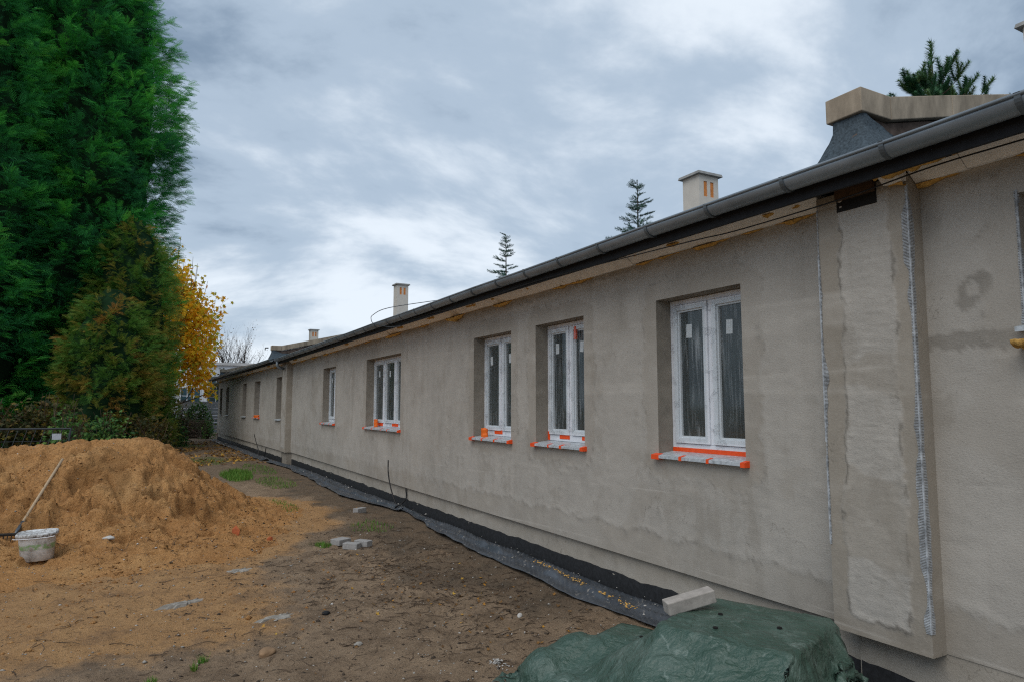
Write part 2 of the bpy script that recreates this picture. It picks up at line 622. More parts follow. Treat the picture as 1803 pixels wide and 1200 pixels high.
def bucket_mat():
    t = NT('dirty_bucket_plastic')
    n = t.noise(9, 6, 0.7)
    c = t.ramp(n, [(0.34, (0.24, 0.20, 0.16)), (0.46, (0.52, 0.52, 0.50)), (0.62, (0.74, 0.76, 0.76))])
    sep = t.node('ShaderNodeSeparateXYZ')
    t.l.new(t.tc.outputs['Object'], sep.inputs[0])
    band = t.ramp(sep.outputs['Z'], [(0.120, 0), (0.132, 1), (0.178, 1), (0.188, 0)])
    k = t.math('MULTIPLY', band, t.ramp(t.noise(22, 4, 0.7), [(0.42, 0), (0.55, 0.8)]))
    c = t.mix(k, c, (0.22, 0.42, 0.15))
    t.color(c).rough(0.5)
    return t.m


def leaf_mat(name, stops, trans=0.25, rough=0.6):
    t = NT(name)
    v = t.attr('var')
    c = t.ramp(v, stops)
    t.color(c).rough(rough).spec(0.25)
    tl = t.node('ShaderNodeBsdfTranslucent')
    t.l.new(c, tl.inputs[0])
    mx = t.node('ShaderNodeMixShader')
    mx.inputs[0].default_value = trans
    t.l.new(t.b.outputs[0], mx.inputs[1])
    t.l.new(tl.outputs[0], mx.inputs[2])
    t.l.new(mx.outputs[0], t.n['Material Output'].inputs[0])
    return t.m


M['ground'] = ground_mat()
M['sand'] = sand_mat()
M['tarp'] = tarp_mat()
M['membrane'] = membrane_mat()
M['bucket'] = bucket_mat()
M['cypress'] = leaf_mat('cypress_leaf', [(0.0, (0.028, 0.150, 0.065)), (0.35, (0.044, 0.280, 0.075)), (0.65, (0.095, 0.48, 0.075)), (1.0, (0.25, 0.66, 0.10))])
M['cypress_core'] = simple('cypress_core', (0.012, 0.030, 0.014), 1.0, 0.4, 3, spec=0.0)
M['thuja'] = leaf_mat('thuja_leaf', [(0.0, (0.045, 0.17, 0.035)), (0.35, (0.13, 0.27, 0.04)), (0.60, (0.30, 0.29, 0.05)), (0.85, (0.46, 0.25, 0.06)), (1.0, (0.42, 0.17, 0.07))])
M['maple'] = leaf_mat('maple_leaf', [(0.0, (0.34, 0.44, 0.05)), (0.25, (0.80, 0.58, 0.04)), (0.65, (0.95, 0.56, 0.025)), (1.0, (0.90, 0.40, 0.02))], 0.4)
M['fallen'] = leaf_mat('fallen_leaf', [(0.0, (0.08, 0.045, 0.022)), (0.5, (0.20, 0.10, 0.028)), (0.8, (0.42, 0.20, 0.03)), (1.0, (0.50, 0.32, 0.05))], 0.1)
M['green_leaf'] = leaf_mat('shrub_leaf', [(0.0, (0.030, 0.085, 0.025)), (0.6, (0.070, 0.180, 0.040)), (1.0, (0.16, 0.25, 0.045))])
M['olive_leaf'] = leaf_mat('olive_shrub_leaf', [(0.0, (0.022, 0.032, 0.012)), (0.55, (0.070, 0.070, 0.020)), (0.85, (0.12, 0.075, 0.022)), (1.0, (0.20, 0.16, 0.02))])
M['grass'] = leaf_mat('grass_blade', [(0.0, (0.06, 0.14, 0.02)), (0.6, (0.11, 0.26, 0.03)), (1.0, (0.22, 0.28, 0.06))])
M['spruce'] = leaf_mat('spruce_needle', [(0.0, (0.022, 0.07, 0.058)), (0.6, (0.045, 0.12, 0.092)), (1.0, (0.09, 0.17, 0.12))], 0.1)
M['pine'] = leaf_mat('pine_needle', [(0.0, (0.025, 0.09, 0.045)), (0.6, (0.060, 0.175, 0.075)), (1.0, (0.16, 0.24, 0.08))], 0.1)

# ------------------------------------------------------------------ ground
PILE_AX = (-5.5, 0.10, 11.9)        # crest from x0 to x1 at y


def pile_d(x, y):
    cx = np.clip(x, PILE_AX[0], PILE_AX[1])
    dx = (x - cx)
    dy = (y - PILE_AX[2] - 0.10 * np.sin(x * 1.3))
    sx = np.where(dx > 0, 1.42, 1.3)
    sy = np.where(dy < 0, 1.0, 1.45)
    ang = np.arctan2(dy, dx)
    wob = 1 + 0.07 * np.sin(ang * 3 + 1.0) + 0.10 * fbm(x * 0.7, y * 0.7, 3, 31)
    ex = np.where(dx > 0, dx * (1.20 + 0.20 * np.maximum(dx, 0)), dx * sx)
    return np.hypot(ex, dy * sy) / wob


def base_h(x, y):
    x = np.asarray(x, float)
    y = np.asarray(y, float)
    near = sm(60, 15, np.hypot(x, y))
    h = 0.028 * fbm(x * 0.9, y * 0.9, 4, 3) + 0.015 * fbm(x * 5, y * 3.5, 3, 5) * near
    h = h - 0.02
    flat = sm(3.2, 3.9, x) * sm(15.5, 14.0, x)
    return h * (1 - flat) - 0.02 * flat


def axis(a, b, step, lo, hi, g=1.16):
    c = list(np.arange(a, b + step / 2, step))
    s = step
    v = a
    left = []
    while v > lo:
        s *= g
        v -= s
        left.append(v)
    s = step
    v = c[-1]
    right = []
    while v < hi:
        s *= g
        v += s
        right.append(v)
    return np.array(left[::-1] + c + right)


gx = axis(-2.6, 4.1, 0.034, -600, 600)
gy = axis(2.9, 13.0, 0.034, -300, 1500)
GX, GY = np.meshgrid(gx, gy, indexing='ij')
GZ = base_h(GX, GY)
GZ += 0.013 * np.abs(fbm(GX * 9, GY * 7, 3, 8)) * sm(30, 10, np.hypot(GX, GY))
dd = pile_d(GX, GY)
sandm = sm(5.4, 3.7, dd + 0.5 * fbm(GX * 0.8, GY * 0.8, 3, 12))
sandm = np.maximum(sandm, 0.70 * sm(2.0, 0.6, GX) * sm(4.6, 6.0, GY) * sm(14, 11, GY))
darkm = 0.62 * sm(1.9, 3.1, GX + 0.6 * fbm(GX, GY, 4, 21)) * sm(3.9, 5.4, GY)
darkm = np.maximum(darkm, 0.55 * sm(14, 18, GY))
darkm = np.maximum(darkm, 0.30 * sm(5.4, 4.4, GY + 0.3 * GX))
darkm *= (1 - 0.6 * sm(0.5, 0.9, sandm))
greenm = np.zeros_like(GX)
for (px, py, rx, ry, k) in ((2.15, 18.4, 0.45, 1.5, 1.0), (2.7, 16.5, 0.5, 1.6, 0.7), (1.9, 24, 0.8, 2.0, 0.7), (2.05, 8.9, 0.2, 0.25, 0.8), (2.9, 9.6, 0.35, 0.6, 0.4), (3.0, 20, 0.5, 2.5, 0.6)):
    greenm = np.maximum(greenm, k * np.exp(-((GX - px) / rx) ** 2 - ((GY - py) / ry) ** 2))
greenm = np.maximum(greenm, 0.7 * sm(60, 90, np.hypot(GX, GY)))
V = np.stack([GX, GY, GZ], -1).reshape(-1, 3)
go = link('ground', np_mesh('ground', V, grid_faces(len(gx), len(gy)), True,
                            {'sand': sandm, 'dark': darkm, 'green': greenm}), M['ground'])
tag(go, 'trodden brown earth yard running along the building', None, None, 'structure')


# ------------------------------------------------------------------ sand pile
def pile_h(x, y):
    d = pile_d(x, y)
    z = np.interp(d, [0, 0.18, 0.55, 1.05, 1.65, 2.3, 2.9, 3.5, 4.2], [1.16, 1.13, 0.98, 0.71, 0.42, 0.19, 0.070, 0.01, -0.10])
    k = sm(4.0, 2.2, d)
    z = z + sm(1.2, 0.2, d) * (0.055 * np.exp(-((x + 0.25) / 0.45) ** 2) - 0.05 * sm(-0.9, -1.8, x))
    z = z + k * (0.060 * fbm(x * 1.5, y * 1.5, 3, 41))
    # slumped ledges
    t = fbm(x * 1.1 + 0.4 * fbm(x * 2.2, y * 2.2, 2, 52), y * 1.6, 3, 50)
    z = z - 0.11 * k * sm(0.04, 0.085, t) * sm(0.15, 0.55, d) * sm(3.0, 1.6, d)
    t2 = fbm(x * 2.7, y * 2.1, 3, 57)
    z = z - 0.055 * k * sm(0.10, 0.14, t2) * sm(0.3, 0.7, d)
    ch = np.abs(fbm(x * 1.9 + 0.35 * y, y * 0.45, 2, 58))
    z = z - 0.05 * k * sm(0.10, 0.0, ch) * sm(0.2, 0.6, d) * sm(2.4, 1.4, d)
    # clods and footprints
    c = fbm(x * 7, y * 7, 3, 60)
    z = z + 0.040 * k * np.maximum(c, -0.12) + 0.012 * k * fbm(x * 19, y * 19, 2, 61)
    rd_ = 1 - np.abs(fbm(x * 3.4 + 0.5 * fbm(x * 6, y * 6, 2, 63), y * 4.2, 3, 62))
    z = z - 0.055 * k * sm(0.90, 1.0, rd_) * sm(0.1, 0.5, fbm(x * 1.7, y * 1.7, 2, 64) + 0.35)
    z = z + 0.014 * k * np.abs(fbm(x * 15, y * 15, 3, 66))
    for (fx, fy, a, dp) in ((0.30, 10.55, 0.5, 0.17), (0.12, 10.2, 0.3, 0.12), (0.62, 10.35, 0.7, 0.11), (-0.30, 9.75, 0.2, 0.10),
                            (-0.75, 10.3, 1.0, 0.07), (0.95, 10.2, 0.2, 0.07), (0.55, 10.75, 0.9, 0.10), (-0.62, 10.85, 0.1, 0.09), (0.85, 9.55, 0.5, 0.06), (-0.1, 9.3, 0.7, 0.06), (1.25, 9.9, 1.1, 0.05), (-1.9, 11.0, 0.3, 0.09), (-0.2, 11.0, 0.4, 0.06), (-1.6, 10.3, 0.8, 0.07)):
        u = (x - fx) * math.cos(a) + (y - fy) * math.sin(a)
        v = -(x - fx) * math.sin(a) + (y - fy) * math.cos(a)
        q = (u / 0.20) ** 2 + (v / 0.13) ** 2 + 0.5 * fbm(x * 5, y * 5, 2, 70)
        z = z - 1.5 * dp * sm(1.15, 0.70, q)
        z = z + dp * 0.4 * sm(1.2, 1.6, q) * sm(2.6, 1.6, q)
    return z


sx = np.concatenate([np.arange(-8.5, -2.2, 0.07), np.arange(-2.2, 2.7, 0.022)])
sy = np.concatenate([np.arange(7.3, 12.2, 0.022), np.arange(12.2, 15.6, 0.06)])
SX, SY = np.meshgrid(sx, sy, indexing='ij')
SZ = pile_h(SX, SY)
SB = base_h(SX, SY)
wet = sm(0.03, -0.06, SZ - 0.25 * (np.roll(SZ, 9, 0) + np.roll(SZ, -9, 0) + np.roll(SZ, 9, 1) + np.roll(SZ, -9, 1))) * 0
wet = 0.45 * sm(0.10, 0.35, fbm(SX * 1.3 + 5, SY * 1.8, 4, 88)) * sm(0.1, 0.4, SZ)
keep = (SZ > SB - 0.03)[:-1, :-1]
V = np.stack([SX, SY, SZ], -1).reshape(-1, 3)
so = link('sand_pile', np_mesh('sand_pile', V, grid_faces(len(sx), len(sy), keep), True, {'wet': wet}), M['sand'])
tag(so, 'large heap of orange builders sand with dug hollows in front of the trees', 'sand pile')


def ground_h(x, y):
    return float(max(base_h(x, y), pile_h(np.array(x, float), np.array(y, float))))


# ------------------------------------------------------------------ building
WX = 3.945
BLD = thing('single_storey_building', 'long low grey rendered building under renovation with zinc gutter and wrapped windows', 'building', (9.0, 12.0, 0.0))


class Fr:
    def __init__(self, ox, oy, dx, dy):
        L = math.hypot(dx, dy)
        self.o = np.array([ox, oy])
        self.d = np.array([dx, dy]) / L
        self.n = np.array([-self.d[1], self.d[0]])     # outward (towards -X)

    def p(self, s, z, off=0.0):
        q = self.o + self.d * s + self.n * off
        return (float(q[0]), float(q[1]), float(z))

    def arr(self, S, Z, O):
        return np.stack([self.o[0] + self.d[0] * S + self.n[0] * O, self.o[1] + self.d[1] * S + self.n[1] * O, Z + 0 * S], -1)

    def box(self, mb, s0, s1, z0, z1, o0, o1):
        """o0 inner offset, o1 outer offset"""
        return mb.hexa([self.p(s0, z0, o1), self.p(s0, z0, o0), self.p(s1, z0, o0), self.p(s1, z0, o1),
                        self.p(s0, z1, o1), self.p(s0, z1, o0), self.p(s1, z1, o0), self.p(s1, z1, o1)])


NEAR = Fr(WX, 0.0, 0, 1)
FAR = Fr(3.795, 22.0, -0.017, 1)
Z0, ZT = 0.35, 3.03


def lines(a, b, step, extra):
    c = np.arange(a, b + 1e-6, step)
    c[-1] = b
    ex = sorted(set(round(e_, 5) for e_ in extra if a < e_ < b))
    if ex:
        c = np.array([q for q in c if min(abs(q - e_) for e_ in ex) > step * 0.4 or q in (a, b)])
        c = np.sort(np.concatenate([c, ex]))
    return c


def wall_panel(name, fr, s0, s1, z0, z1, holes, step, mat, parent, mode='wall', off=0.0, seed=0):
    S1 = lines(s0, s1, step, [h[0] for h in holes] + [h[1] for h in holes])
    Z1 = lines(z0, z1, step, [h[2] for h in holes] + [h[3] for h in holes])
    S, Z = np.meshgrid(S1, Z1, indexing='ij')
    edge = np.minimum(np.minimum(S - s0, s1 - S), np.minimum(Z - z0, z1 - Z))
    rag = 0.045 * fbm(S * 3, Z * 3, 3, 100 + seed) + 0.030 * fbm(S * 16, Z * 16, 3, 105 + seed)
    keep = np.ones((len(S1) - 1, len(Z1) - 1), bool)
    cs = (S1[:-1] + S1[1:]) / 2
    cz = (Z1[:-1] + Z1[1:]) / 2
    pd = np.full(S.shape, 9.0)
    for (a, b, c, d) in holes:
        hd = np.hypot(np.maximum(np.maximum(a - S, S - b), 0), np.maximum(np.maximum(c - Z, Z - d), 0))
        edge = np.minimum(edge, hd)
        pd = np.minimum(pd, hd - 0.17)
        keep &= ~(((cs > a) & (cs < b))[:, None] & ((cz > c) & (cz < d))[None, :])
    if mode == 'wall':
        pd = np.minimum(pd, (Z - z0) - 0.24)
        pd = np.minimum(pd, (z1 - Z) - 0.10)
    else:
        pd = np.minimum(np.minimum(S - s0, s1 - S) - 0.105, (Z - z0) - 0.10)
        pd = pd - 0.05 * sm(0.9, 2.4, Z) * (s1 - S < S - s0)
        rag = rag * 0.35 + 0.016 * fbm(S * 9, Z * 5, 4, 180 + seed, 0.65)
    pd = pd + rag
    patch = sm(0.012, -0.012, pd)
    # smears crossing the rough area
    pt = fbm(S * 0.9 + 3, Z * 1.5, 4, 120 + seed)
    patch = np.maximum(patch, 0.6 * sm(0.28, 0.42, pt))
    rough = 1 - patch
    o = 0.0016 * fbm(S * 9, Z * 30, 3, 130 + seed) * rough + 0.0022 * fbm(S * 5, Z * 5, 3, 140 + seed)
    o += rough * 0.0035 * np.maximum(0, fbm(S * 12, Z * 40, 2, 144 + seed) - 0.25)
    o += 0.0045 * sm(-0.004, 0.010, pd) * sm(0.06, 0.010, pd)
    jz = np.abs(((Z - z0 - 0.16 + 0.006 * fbm(S * 3, Z * 0 + 1, 2, 150)) % 0.5) - 0.25)
    o += 0.0022 * sm(0.016, 0.0, np.abs(jz - 0.25)) * sm(-0.05, 0.2, fbm(S * 1.5, Z * 3, 3, 155 + seed)) * rough
    stain_shade = (0.45 if mode == 'wall' else 0.75) * sm(-0.004, 0.006, pd) * sm(0.026, 0.008, pd) * sm(-0.1, 0.25, fbm(S * 5, Z * 5, 2, 160 + seed))
    stain_shade = np.maximum(stain_shade, 0.30 * sm(0.15, 0.0, z1 - Z) * sm(-0.2, 0.4, fbm(S * 2, Z * 2, 3, 165)))  # shade under the eaves put into the colour along the panel top
    o = o * sm(0.0, 0.03, edge)
    if mode == 'wall':
        patch = patch * (0.42 + 0.30 * fbm(S * 1.3, Z * 0.8, 3, 170 + seed))
    if seed == 3:
        # plugged round hole with a smeared ring, and a damp strip of fresh filler
        q = np.hypot((S - 2.035) / 0.060, (Z - 2.335) / 0.062)
        q2 = np.hypot((S - 2.035) / 0.10, (Z - 2.33 + (S - 2.035) * 0.6) / 0.085) + 0.25 * fbm(S * 9, Z * 9, 2, 190)
        stain_shade = np.maximum(stain_shade, 0.5 * sm(1.05, 0.85, q2) * sm(0.62, 0.72, q))
        top = 2.10 + 0.02 * fbm(S * 12, S * 0, 3, 191)
        bot = 2.015 + 0.05 * (2.2 - S) * -0.4 + 0.03 * fbm(S * 14, S * 0 + 3, 3, 192)
        stain_shade = np.maximum(stain_shade, 0.5 * sm(0.012, -0.006, Z - top) * sm(-0.006, 0.006, Z - bot) * sm(1.80, 1.9, S))
    V = fr.arr(S, Z, off + o).reshape(-1, 3)
    return link(name, np_mesh(name, V, grid_faces(len(S1), len(Z1), keep), True, {'patch': patch, 'stain_shade': stain_shade}), mat, parent)


# windows: s0, s1, sill z, lintel z, sashes
WIN = [(3.665, 4.635, 1.285, 2.625, 2), (5.76, 6.735, 1.285, 2.625, 2), (7.33, 8.40, 1.285, 2.625, 2),
       (11.39, 13.47, 1.285, 2.635, 3), (15.98, 17.22, 1.295, 2.64, 2)]
WIN0 = (0.55, 1.79, 2.10, 2.80, 2)
FWIN = [(0.10, 0.95), (4.05, 5.30), (7.35, 8.35), (12.75, 13.75), (15.35, 16.25)]
holes = [w[:4] for w in WIN]
wall_panel('wall', NEAR, 2.885, 9.4, Z0, ZT, [h for h in holes if h[1] < 9.4], 0.022, M['plaster'], BLD, seed=1)
wall_panel('wall', NEAR, 9.4, 21.2, Z0, ZT, [h for h in holes if h[0] > 9.4], 0.05, M['plaster'], BLD, seed=2)
wall_panel('wall', NEAR, -8.0, 2.285, Z0, ZT, [WIN0[:4], (-3.2, -1.6, 1.285, 2.625)], 0.022, M['plaster'], BLD, seed=3)
wall_panel('wall', FAR, 0.0, 17.05, Z0, ZT, [(a, b, 1.29, 2.63) for a, b in FWIN], 0.06, M['plaster'], BLD, seed=4)

# pilasters
PIL = 0.125


def pilaster(fr, s0, s1, o1, step, seed):
    p = wall_panel('pilaster', fr, s0, s1, 0.345, 3.04, [], step, M['plaster'], BLD, 'pil', o1, seed)
    m = MB()
    m.quad(fr.p(s0, 0.345, 0), fr.p(s0, 3.04, 0), fr.p(s0, 3.04, o1), fr.p(s0, 0.345, o1))
    m.quad(fr.p(s1, 0.345, 0), fr.p(s1, 0.345, o1), fr.p(s1, 3.04, o1), fr.p(s1, 3.04, 0))
    m.quad(fr.p(s0, 0.345, 0), fr.p(s0, 0.345, o1), fr.p(s1, 0.345, o1), fr.p(s1, 0.345, 0))
    me = m.mesh('pilaster_side')
    for an, av in (('patch', 1.0), ('stain_shade', 0.0)):
        a = me.attributes.new(an, 'FLOAT', 'POINT')
        a.data.foreach_set('value', np.full(len(me.vertices), av, np.float32))
    link('pilaster_side', me, M['plaster'], p)
    return p


p1 = pilaster(NEAR, 2.285, 2.885, PIL, 0.010, 11)
p2 = pilaster(NEAR, 21.2, 22.05, 0.165, 0.04, 12)


def corner_mesh(parent, fr, s, o, z0, z1, side, seed, wmax=0.05):
    """ragged strip of glass fibre mesh on a plaster corner: weft bars, warp threads and the bead itself"""
    r = np.random.default_rng(seed)
    m = MB()
    pitch = 0.0085
    n = int((z1 - z0) / pitch)
    for i in range(n):
        z = z0 + i * pitch
        t = float(fbm(np.array(z * 1.7), np.array(seed * 3.1), 4, 200 + seed))
        f = float(n2(np.array(z * 21), np.array(4.0), 207 + seed))
        w = 0.012 + wmax * 0.6 * max(0, t * 1.3 - 0.40) + 0.0015 * f + 0.006 * t
        if w < 0.005:
            continue
        w = min(w, 0.04)
        a, b = sorted((s, s + side * w * r.uniform(0.94, 1.04)))
        fr.box(m, a, b, z, z + 0.0048, o + 0.001, o + 0.005)
        if t > -0.45:
            fr.box(m, *sorted((s - side * 0.003, s + side * 0.005)), z, z + pitch, o - 0.002, o + 0.0065)
        # some threads lap round the corner on to the return
        if t > 0.05:
            fr.box(m, *sorted((s - side * 0.004, s)), z, z + 0.0048, o - 0.012 - 0.03 * max(0, t - 0.05), o)
    c = m.build('corner_mesh', M['mesh_white'], parent)
    c['kind'] = 'stuff'
    return c


corner_mesh(p1, NEAR, 2.885, PIL, 0.85, 2.97, -1, 3, 0.06)
corner_mesh(p1, NEAR, 2.285, PIL, 0.47, 2.97, 1, 6, 0.075)
# black box standing in for the shaded recess at the pilaster head, with timber
m = MB()
NEAR.box(m, 2.47, 2.735, 2.915, 3.075, PIL - 0.05, PIL + 0.006)
m.build('recess_shade_box', M['black'], p1)
m = MB()
NEAR.box(m, 2.475, 2.73, 2.985, 3.06, PIL + 0.006, PIL + 0.03)
m.build('beam_end', M['oldwood'], p1)

# plinth and bitumen coating
REC = -0.042


def plinth(fr, s0, s1, step, seed, o=REC):
    wall_panel('plinth', fr, s0, s1, -0.12, Z0 + 0.004, [], step, M['plinth'], BLD, 'wall', o, seed)
    m = MB()
    m.quad(fr.p(s0, Z0, o), fr.p(s1, Z0, o), fr.p(s1, Z0, 0), fr.p(s0, Z0, 0))
    m.build('drip_edge', M['reveal'], BLD)
    S = np.arange(s0, s1, 0.05)
    top = 0.150 + 0.018 * fbm(S * 2.3, S * 0 + seed, 4, 300) + 0.004 * fbm(S * 11, S * 0, 2, 302)
    n = len(S)
    P = np.concatenate([fr.arr(S, -0.12 + 0 * S, o + 0.006 + 0 * S), fr.arr(S, top, o + 0.006 + 0 * S), fr.arr(S, top + 0.003, o + 0 * S)])
    F = [(i, i + 1, n + i + 1, n + i) for i in range(n - 1)] + [(n + i, n + i + 1, 2 * n + i + 1, 2 * n + i) for i in range(n - 1)]
    link('bitumen_coating', np_mesh('bitumen_coating', P, F), M['bitumen'], BLD)


plinth(NEAR, 2.81, 21.25, 0.05, 21)
plinth(NEAR, -8.0, 2.81, 0.05, 22, o=-0.005)
plinth(FAR, 0.0, 17.05, 0.08, 23)
m = MB()
NEAR.box(m, 21.24, 22.0, -0.1, 0.343, REC - 0.05, 0.10)
m.build('plinth', M['reveal'], BLD)


def rough_strip(name, fr, s0, s1, zc, oc, size, seed, mat, thr=-0.1, step=0.02, drop=1.0):
    """lumpy ragged bead of squeezed-out foam"""
    S = np.arange(s0, s1, step)
    a = fbm(S * 1.4, S * 0 + seed, 4, 400 + seed)
    b = fbm(S * 9, S * 0, 3, 410 + seed)
    r = np.maximum(0.002, size * (np.maximum(0, a - thr) * 1.3) * (1 + 0.55 * b))
    K = 7
    P = []
    for k in range(K):
        w = math.pi * (k / (K - 1)) - math.pi / 2
        rr = r * (1 + 0.25 * n2(S * 17, S * 0 + k * 1.7, 420 + seed))
        P.append(fr.arr(S, zc - rr * drop * (0.5 + 0.5 * math.cos(w)) * 1.2, oc + rr * (0.9 + math.sin(w)) * 0.9))
    n = len(S)
    V = np.concatenate(P)
    F = [(k * n + i, k * n + i + 1, (k + 1) * n + i + 1, (k + 1) * n + i) for k in range(K - 1) for i in range(n - 1)]
    return link(name, np_mesh(name, V, F, True), mat, BLD)


# eaves: soffit boards, fascia, foam, gutter
def eaves(fr, s0, s1, gut0, gut1, soff, seed):
    S = []
    for (a, b, oo) in soff:
        m = MB()
        x = a
        while x < b - 0.05:
            y = min(x + 1.0, b)
            dz = random.uniform(-0.006, 0.006)
            m = MB()
            y2 = y - 0.003
            prof = [(0.0, 2.997 + dz), (0.045, 2.992 + dz), (0.13, 3.060 + dz), (0.0, 3.095)]
            if oo:
                prof = [(q + oo, z_) for q, z_ in prof]
            A_ = [fr.p(x, z_, q) for q, z_ in prof]
            B_ = [fr.p(y2, z_, q) for q, z_ in prof]
            k0 = len(m.v)
            m.v += A_ + B_
            for k in range(4):
                k2 = (k + 1) % 4
                m.f.append((k0 + k, k0 + k2, k0 + 4 + k2, k0 + 4 + k))
            m.f += [(k0 + 3, k0 + 2, k0 + 1, k0), (k0 + 4, k0 + 5, k0 + 6, k0 + 7)]
            m.build('eaves_insulation', M['poly'], BLD)
            x = y
        rough_strip('foam_bead', fr, a, b, 2.999, oo, 0.045, seed, M['foam'], -0.12)
        rough_strip('foam_bead', fr, a, b, 3.062, oo + 0.085, 0.035, seed + 5, M['foam'], -0.1)
    m = MB()
    fr.box(m, s0, s1, 2.994, 3.150, 0.312, 0.335)
    m.build('fascia', M['fascia'], BLD)
    m = MB()
    fr.box(m, s0, s1, 3.100, 3.120, 0.0, 0.312)
    m.build('soffit', M['fascia'], BLD)
    # gutter: half-round with beaded front lip
    gr = 0.068
    co, cz = 0.412, 3.118
    N = 14
    ring = []
    for k in range(N + 1):
        w = math.pi + math.pi * k / N
        ring.append((co - gr * math.cos(w), cz + gr * math.sin(w)))
    # k=0 -> co+gr (front), k=N -> co-gr (back)
    inner = [(co + (o - co) * 0.955, cz + (z - cz) * 0.955) for o, z in ring]
    prof = ring + inner[::-1]
    m = MB()
    ns = max(2, int((gut1 - gut0) / 1.0))
    P = []
    for i in range(ns + 1):
        s = gut0 + (gut1 - gut0) * i / ns
        sag = 0.004 * math.sin(s * 1.7 + seed)
        P.append([fr.p(s, z + sag, o) for o, z in prof])
    n = len(prof)
    for i in range(ns + 1):
        m.v += P[i]
    for i in range(ns):
        for k in range(n):
            k2 = (k + 1) % n
            m.f.append((i * n + k, i * n + k2, (i + 1) * n + k2, (i + 1) * n + k))
    m.f.append(tuple(range(n)))
    m.f.append(tuple(ns * n + k for k in reversed(range(n))))
    g = m.build('gutter', M['zinc'], BLD, True)
    g.data.polygons.foreach_set('use_smooth', np.ones(len(g.data.polygons), bool))
    m = MB()
    m.tube([fr.p(gut0 + (gut1 - gut0) * i / ns, cz + 0.006 + 0.004 * math.sin((gut0 + (gut1 - gut0) * i / ns) * 1.7 + seed), co + gr) for i in range(ns + 1)], 0.0105, 8)
    m.build('gutter_lip', M['zinc'], g, True)
    s = gut0 + 0.3
    while s < gut1:
        m = MB()
        ro = gr + 0.007
        pts = [fr.p(s, cz + 0.012, co + gr + 0.011)]
        for k in range(N + 1):
            w = math.pi + math.pi * k / N
            pts.append(fr.p(s, cz + ro * math.sin(w), co - ro * math.cos(w)))
        pts.append(fr.p(s, cz + 0.02, 0.335))
        a = len(m.v)
        for q in pts:
            q = np.array(q)
            dv = np.array([fr.d[0], fr.d[1], 0]) * 0.014
            m.v += [tuple(q - dv), tuple(q + dv)]
        for k in range(len(pts) - 1):
            m.f.append((2 * k, 2 * k + 1, 2 * k + 3, 2 * k + 2))
        b = m.build('gutter_bracket', M['zinc_dark'], g)
        sol = b.modifiers.new('thick', 'SOLIDIFY')
        sol.thickness = 0.004
        s += 0.66


eaves(NEAR, -8.0, 21.7, -8.0, 21.7, [(-8.0, 2.283, 0.0), (2.286, 2.40, 0.125), (2.887, 21.2, 0.0)], 1)
eaves(FAR, -0.28, 17.15, -0.28, 17.2, [(0.05, 17.05, 0.0)], 2)
# torn end of the soffit beside the pilaster
rough_strip('foam_bead', NEAR, 1.9, 2.43, 3.062, 0.19, 0.035, 9, M['foam'], -0.75)
# downpipe outlet at the second pilaster
m = MB()
m.tube([(3.53, 21.45, 3.06), (3.53, 21.45, 2.93), (3.60, 21.46, 2.86), (3.74, 21.5, 2.84)], 0.045, 10)
m.build('gutter_outlet', M['zinc'], BLD, True)

# roof: pitched felt roof
RX, RZ = 9.0, 4.44


def roof_z(x):
    return 3.155 + 0.238 * (x - 3.62)


m = MB()
m.hexa([(3.60, -8, 3.135), (RX, -8, RZ - 0.02), (RX, 22, RZ - 0.02), (3.60, 22, 3.135),
        (3.60, -8, 3.165), (RX, -8, RZ + 0.01), (RX, 22, RZ + 0.01), (3.60, 22, 3.165)])
m.hexa([(RX + 0.001, -8, RZ - 0.02), (14.4, -8, 3.135), (14.4, 39.2, 3.135), (RX + 0.001, 39.2, RZ - 0.02),
        (RX + 0.001, -8, RZ + 0.01), (14.4, -8, 3.165), (14.4, 39.2, 3.165), (RX + 0.001, 39.2, RZ + 0.01)])
m.hexa([(3.45, 22.001, 3.135), (RX, 22.001, RZ - 0.02), (RX, 39.2, RZ - 0.02), (3.16, 39.2, 3.135),
        (3.45, 22.001, 3.165), (RX, 22.001, RZ + 0.01), (RX, 39.2, RZ + 0.01), (3.16, 39.2, 3.165)])
roof = m.build('roof', M['felt'], BLD)
# gable and rear walls
m = MB()
for y in (-8.0, 39.02):
    m.poly([(3.52 if y > 0 else WX, y, -0.1), (14.0, y, -0.1), (14.0, y, 3.2), (RX, y, RZ - 0.03), (3.52 if y > 0 else WX, y, 3.13)])
m.quad((14.0, -8, -0.1), (14.0, 39.02, -0.1), (14.0, 39.02, 3.2), (14.0, -8, 3.2))
m.build('rear_wall', M['moss'], BLD)


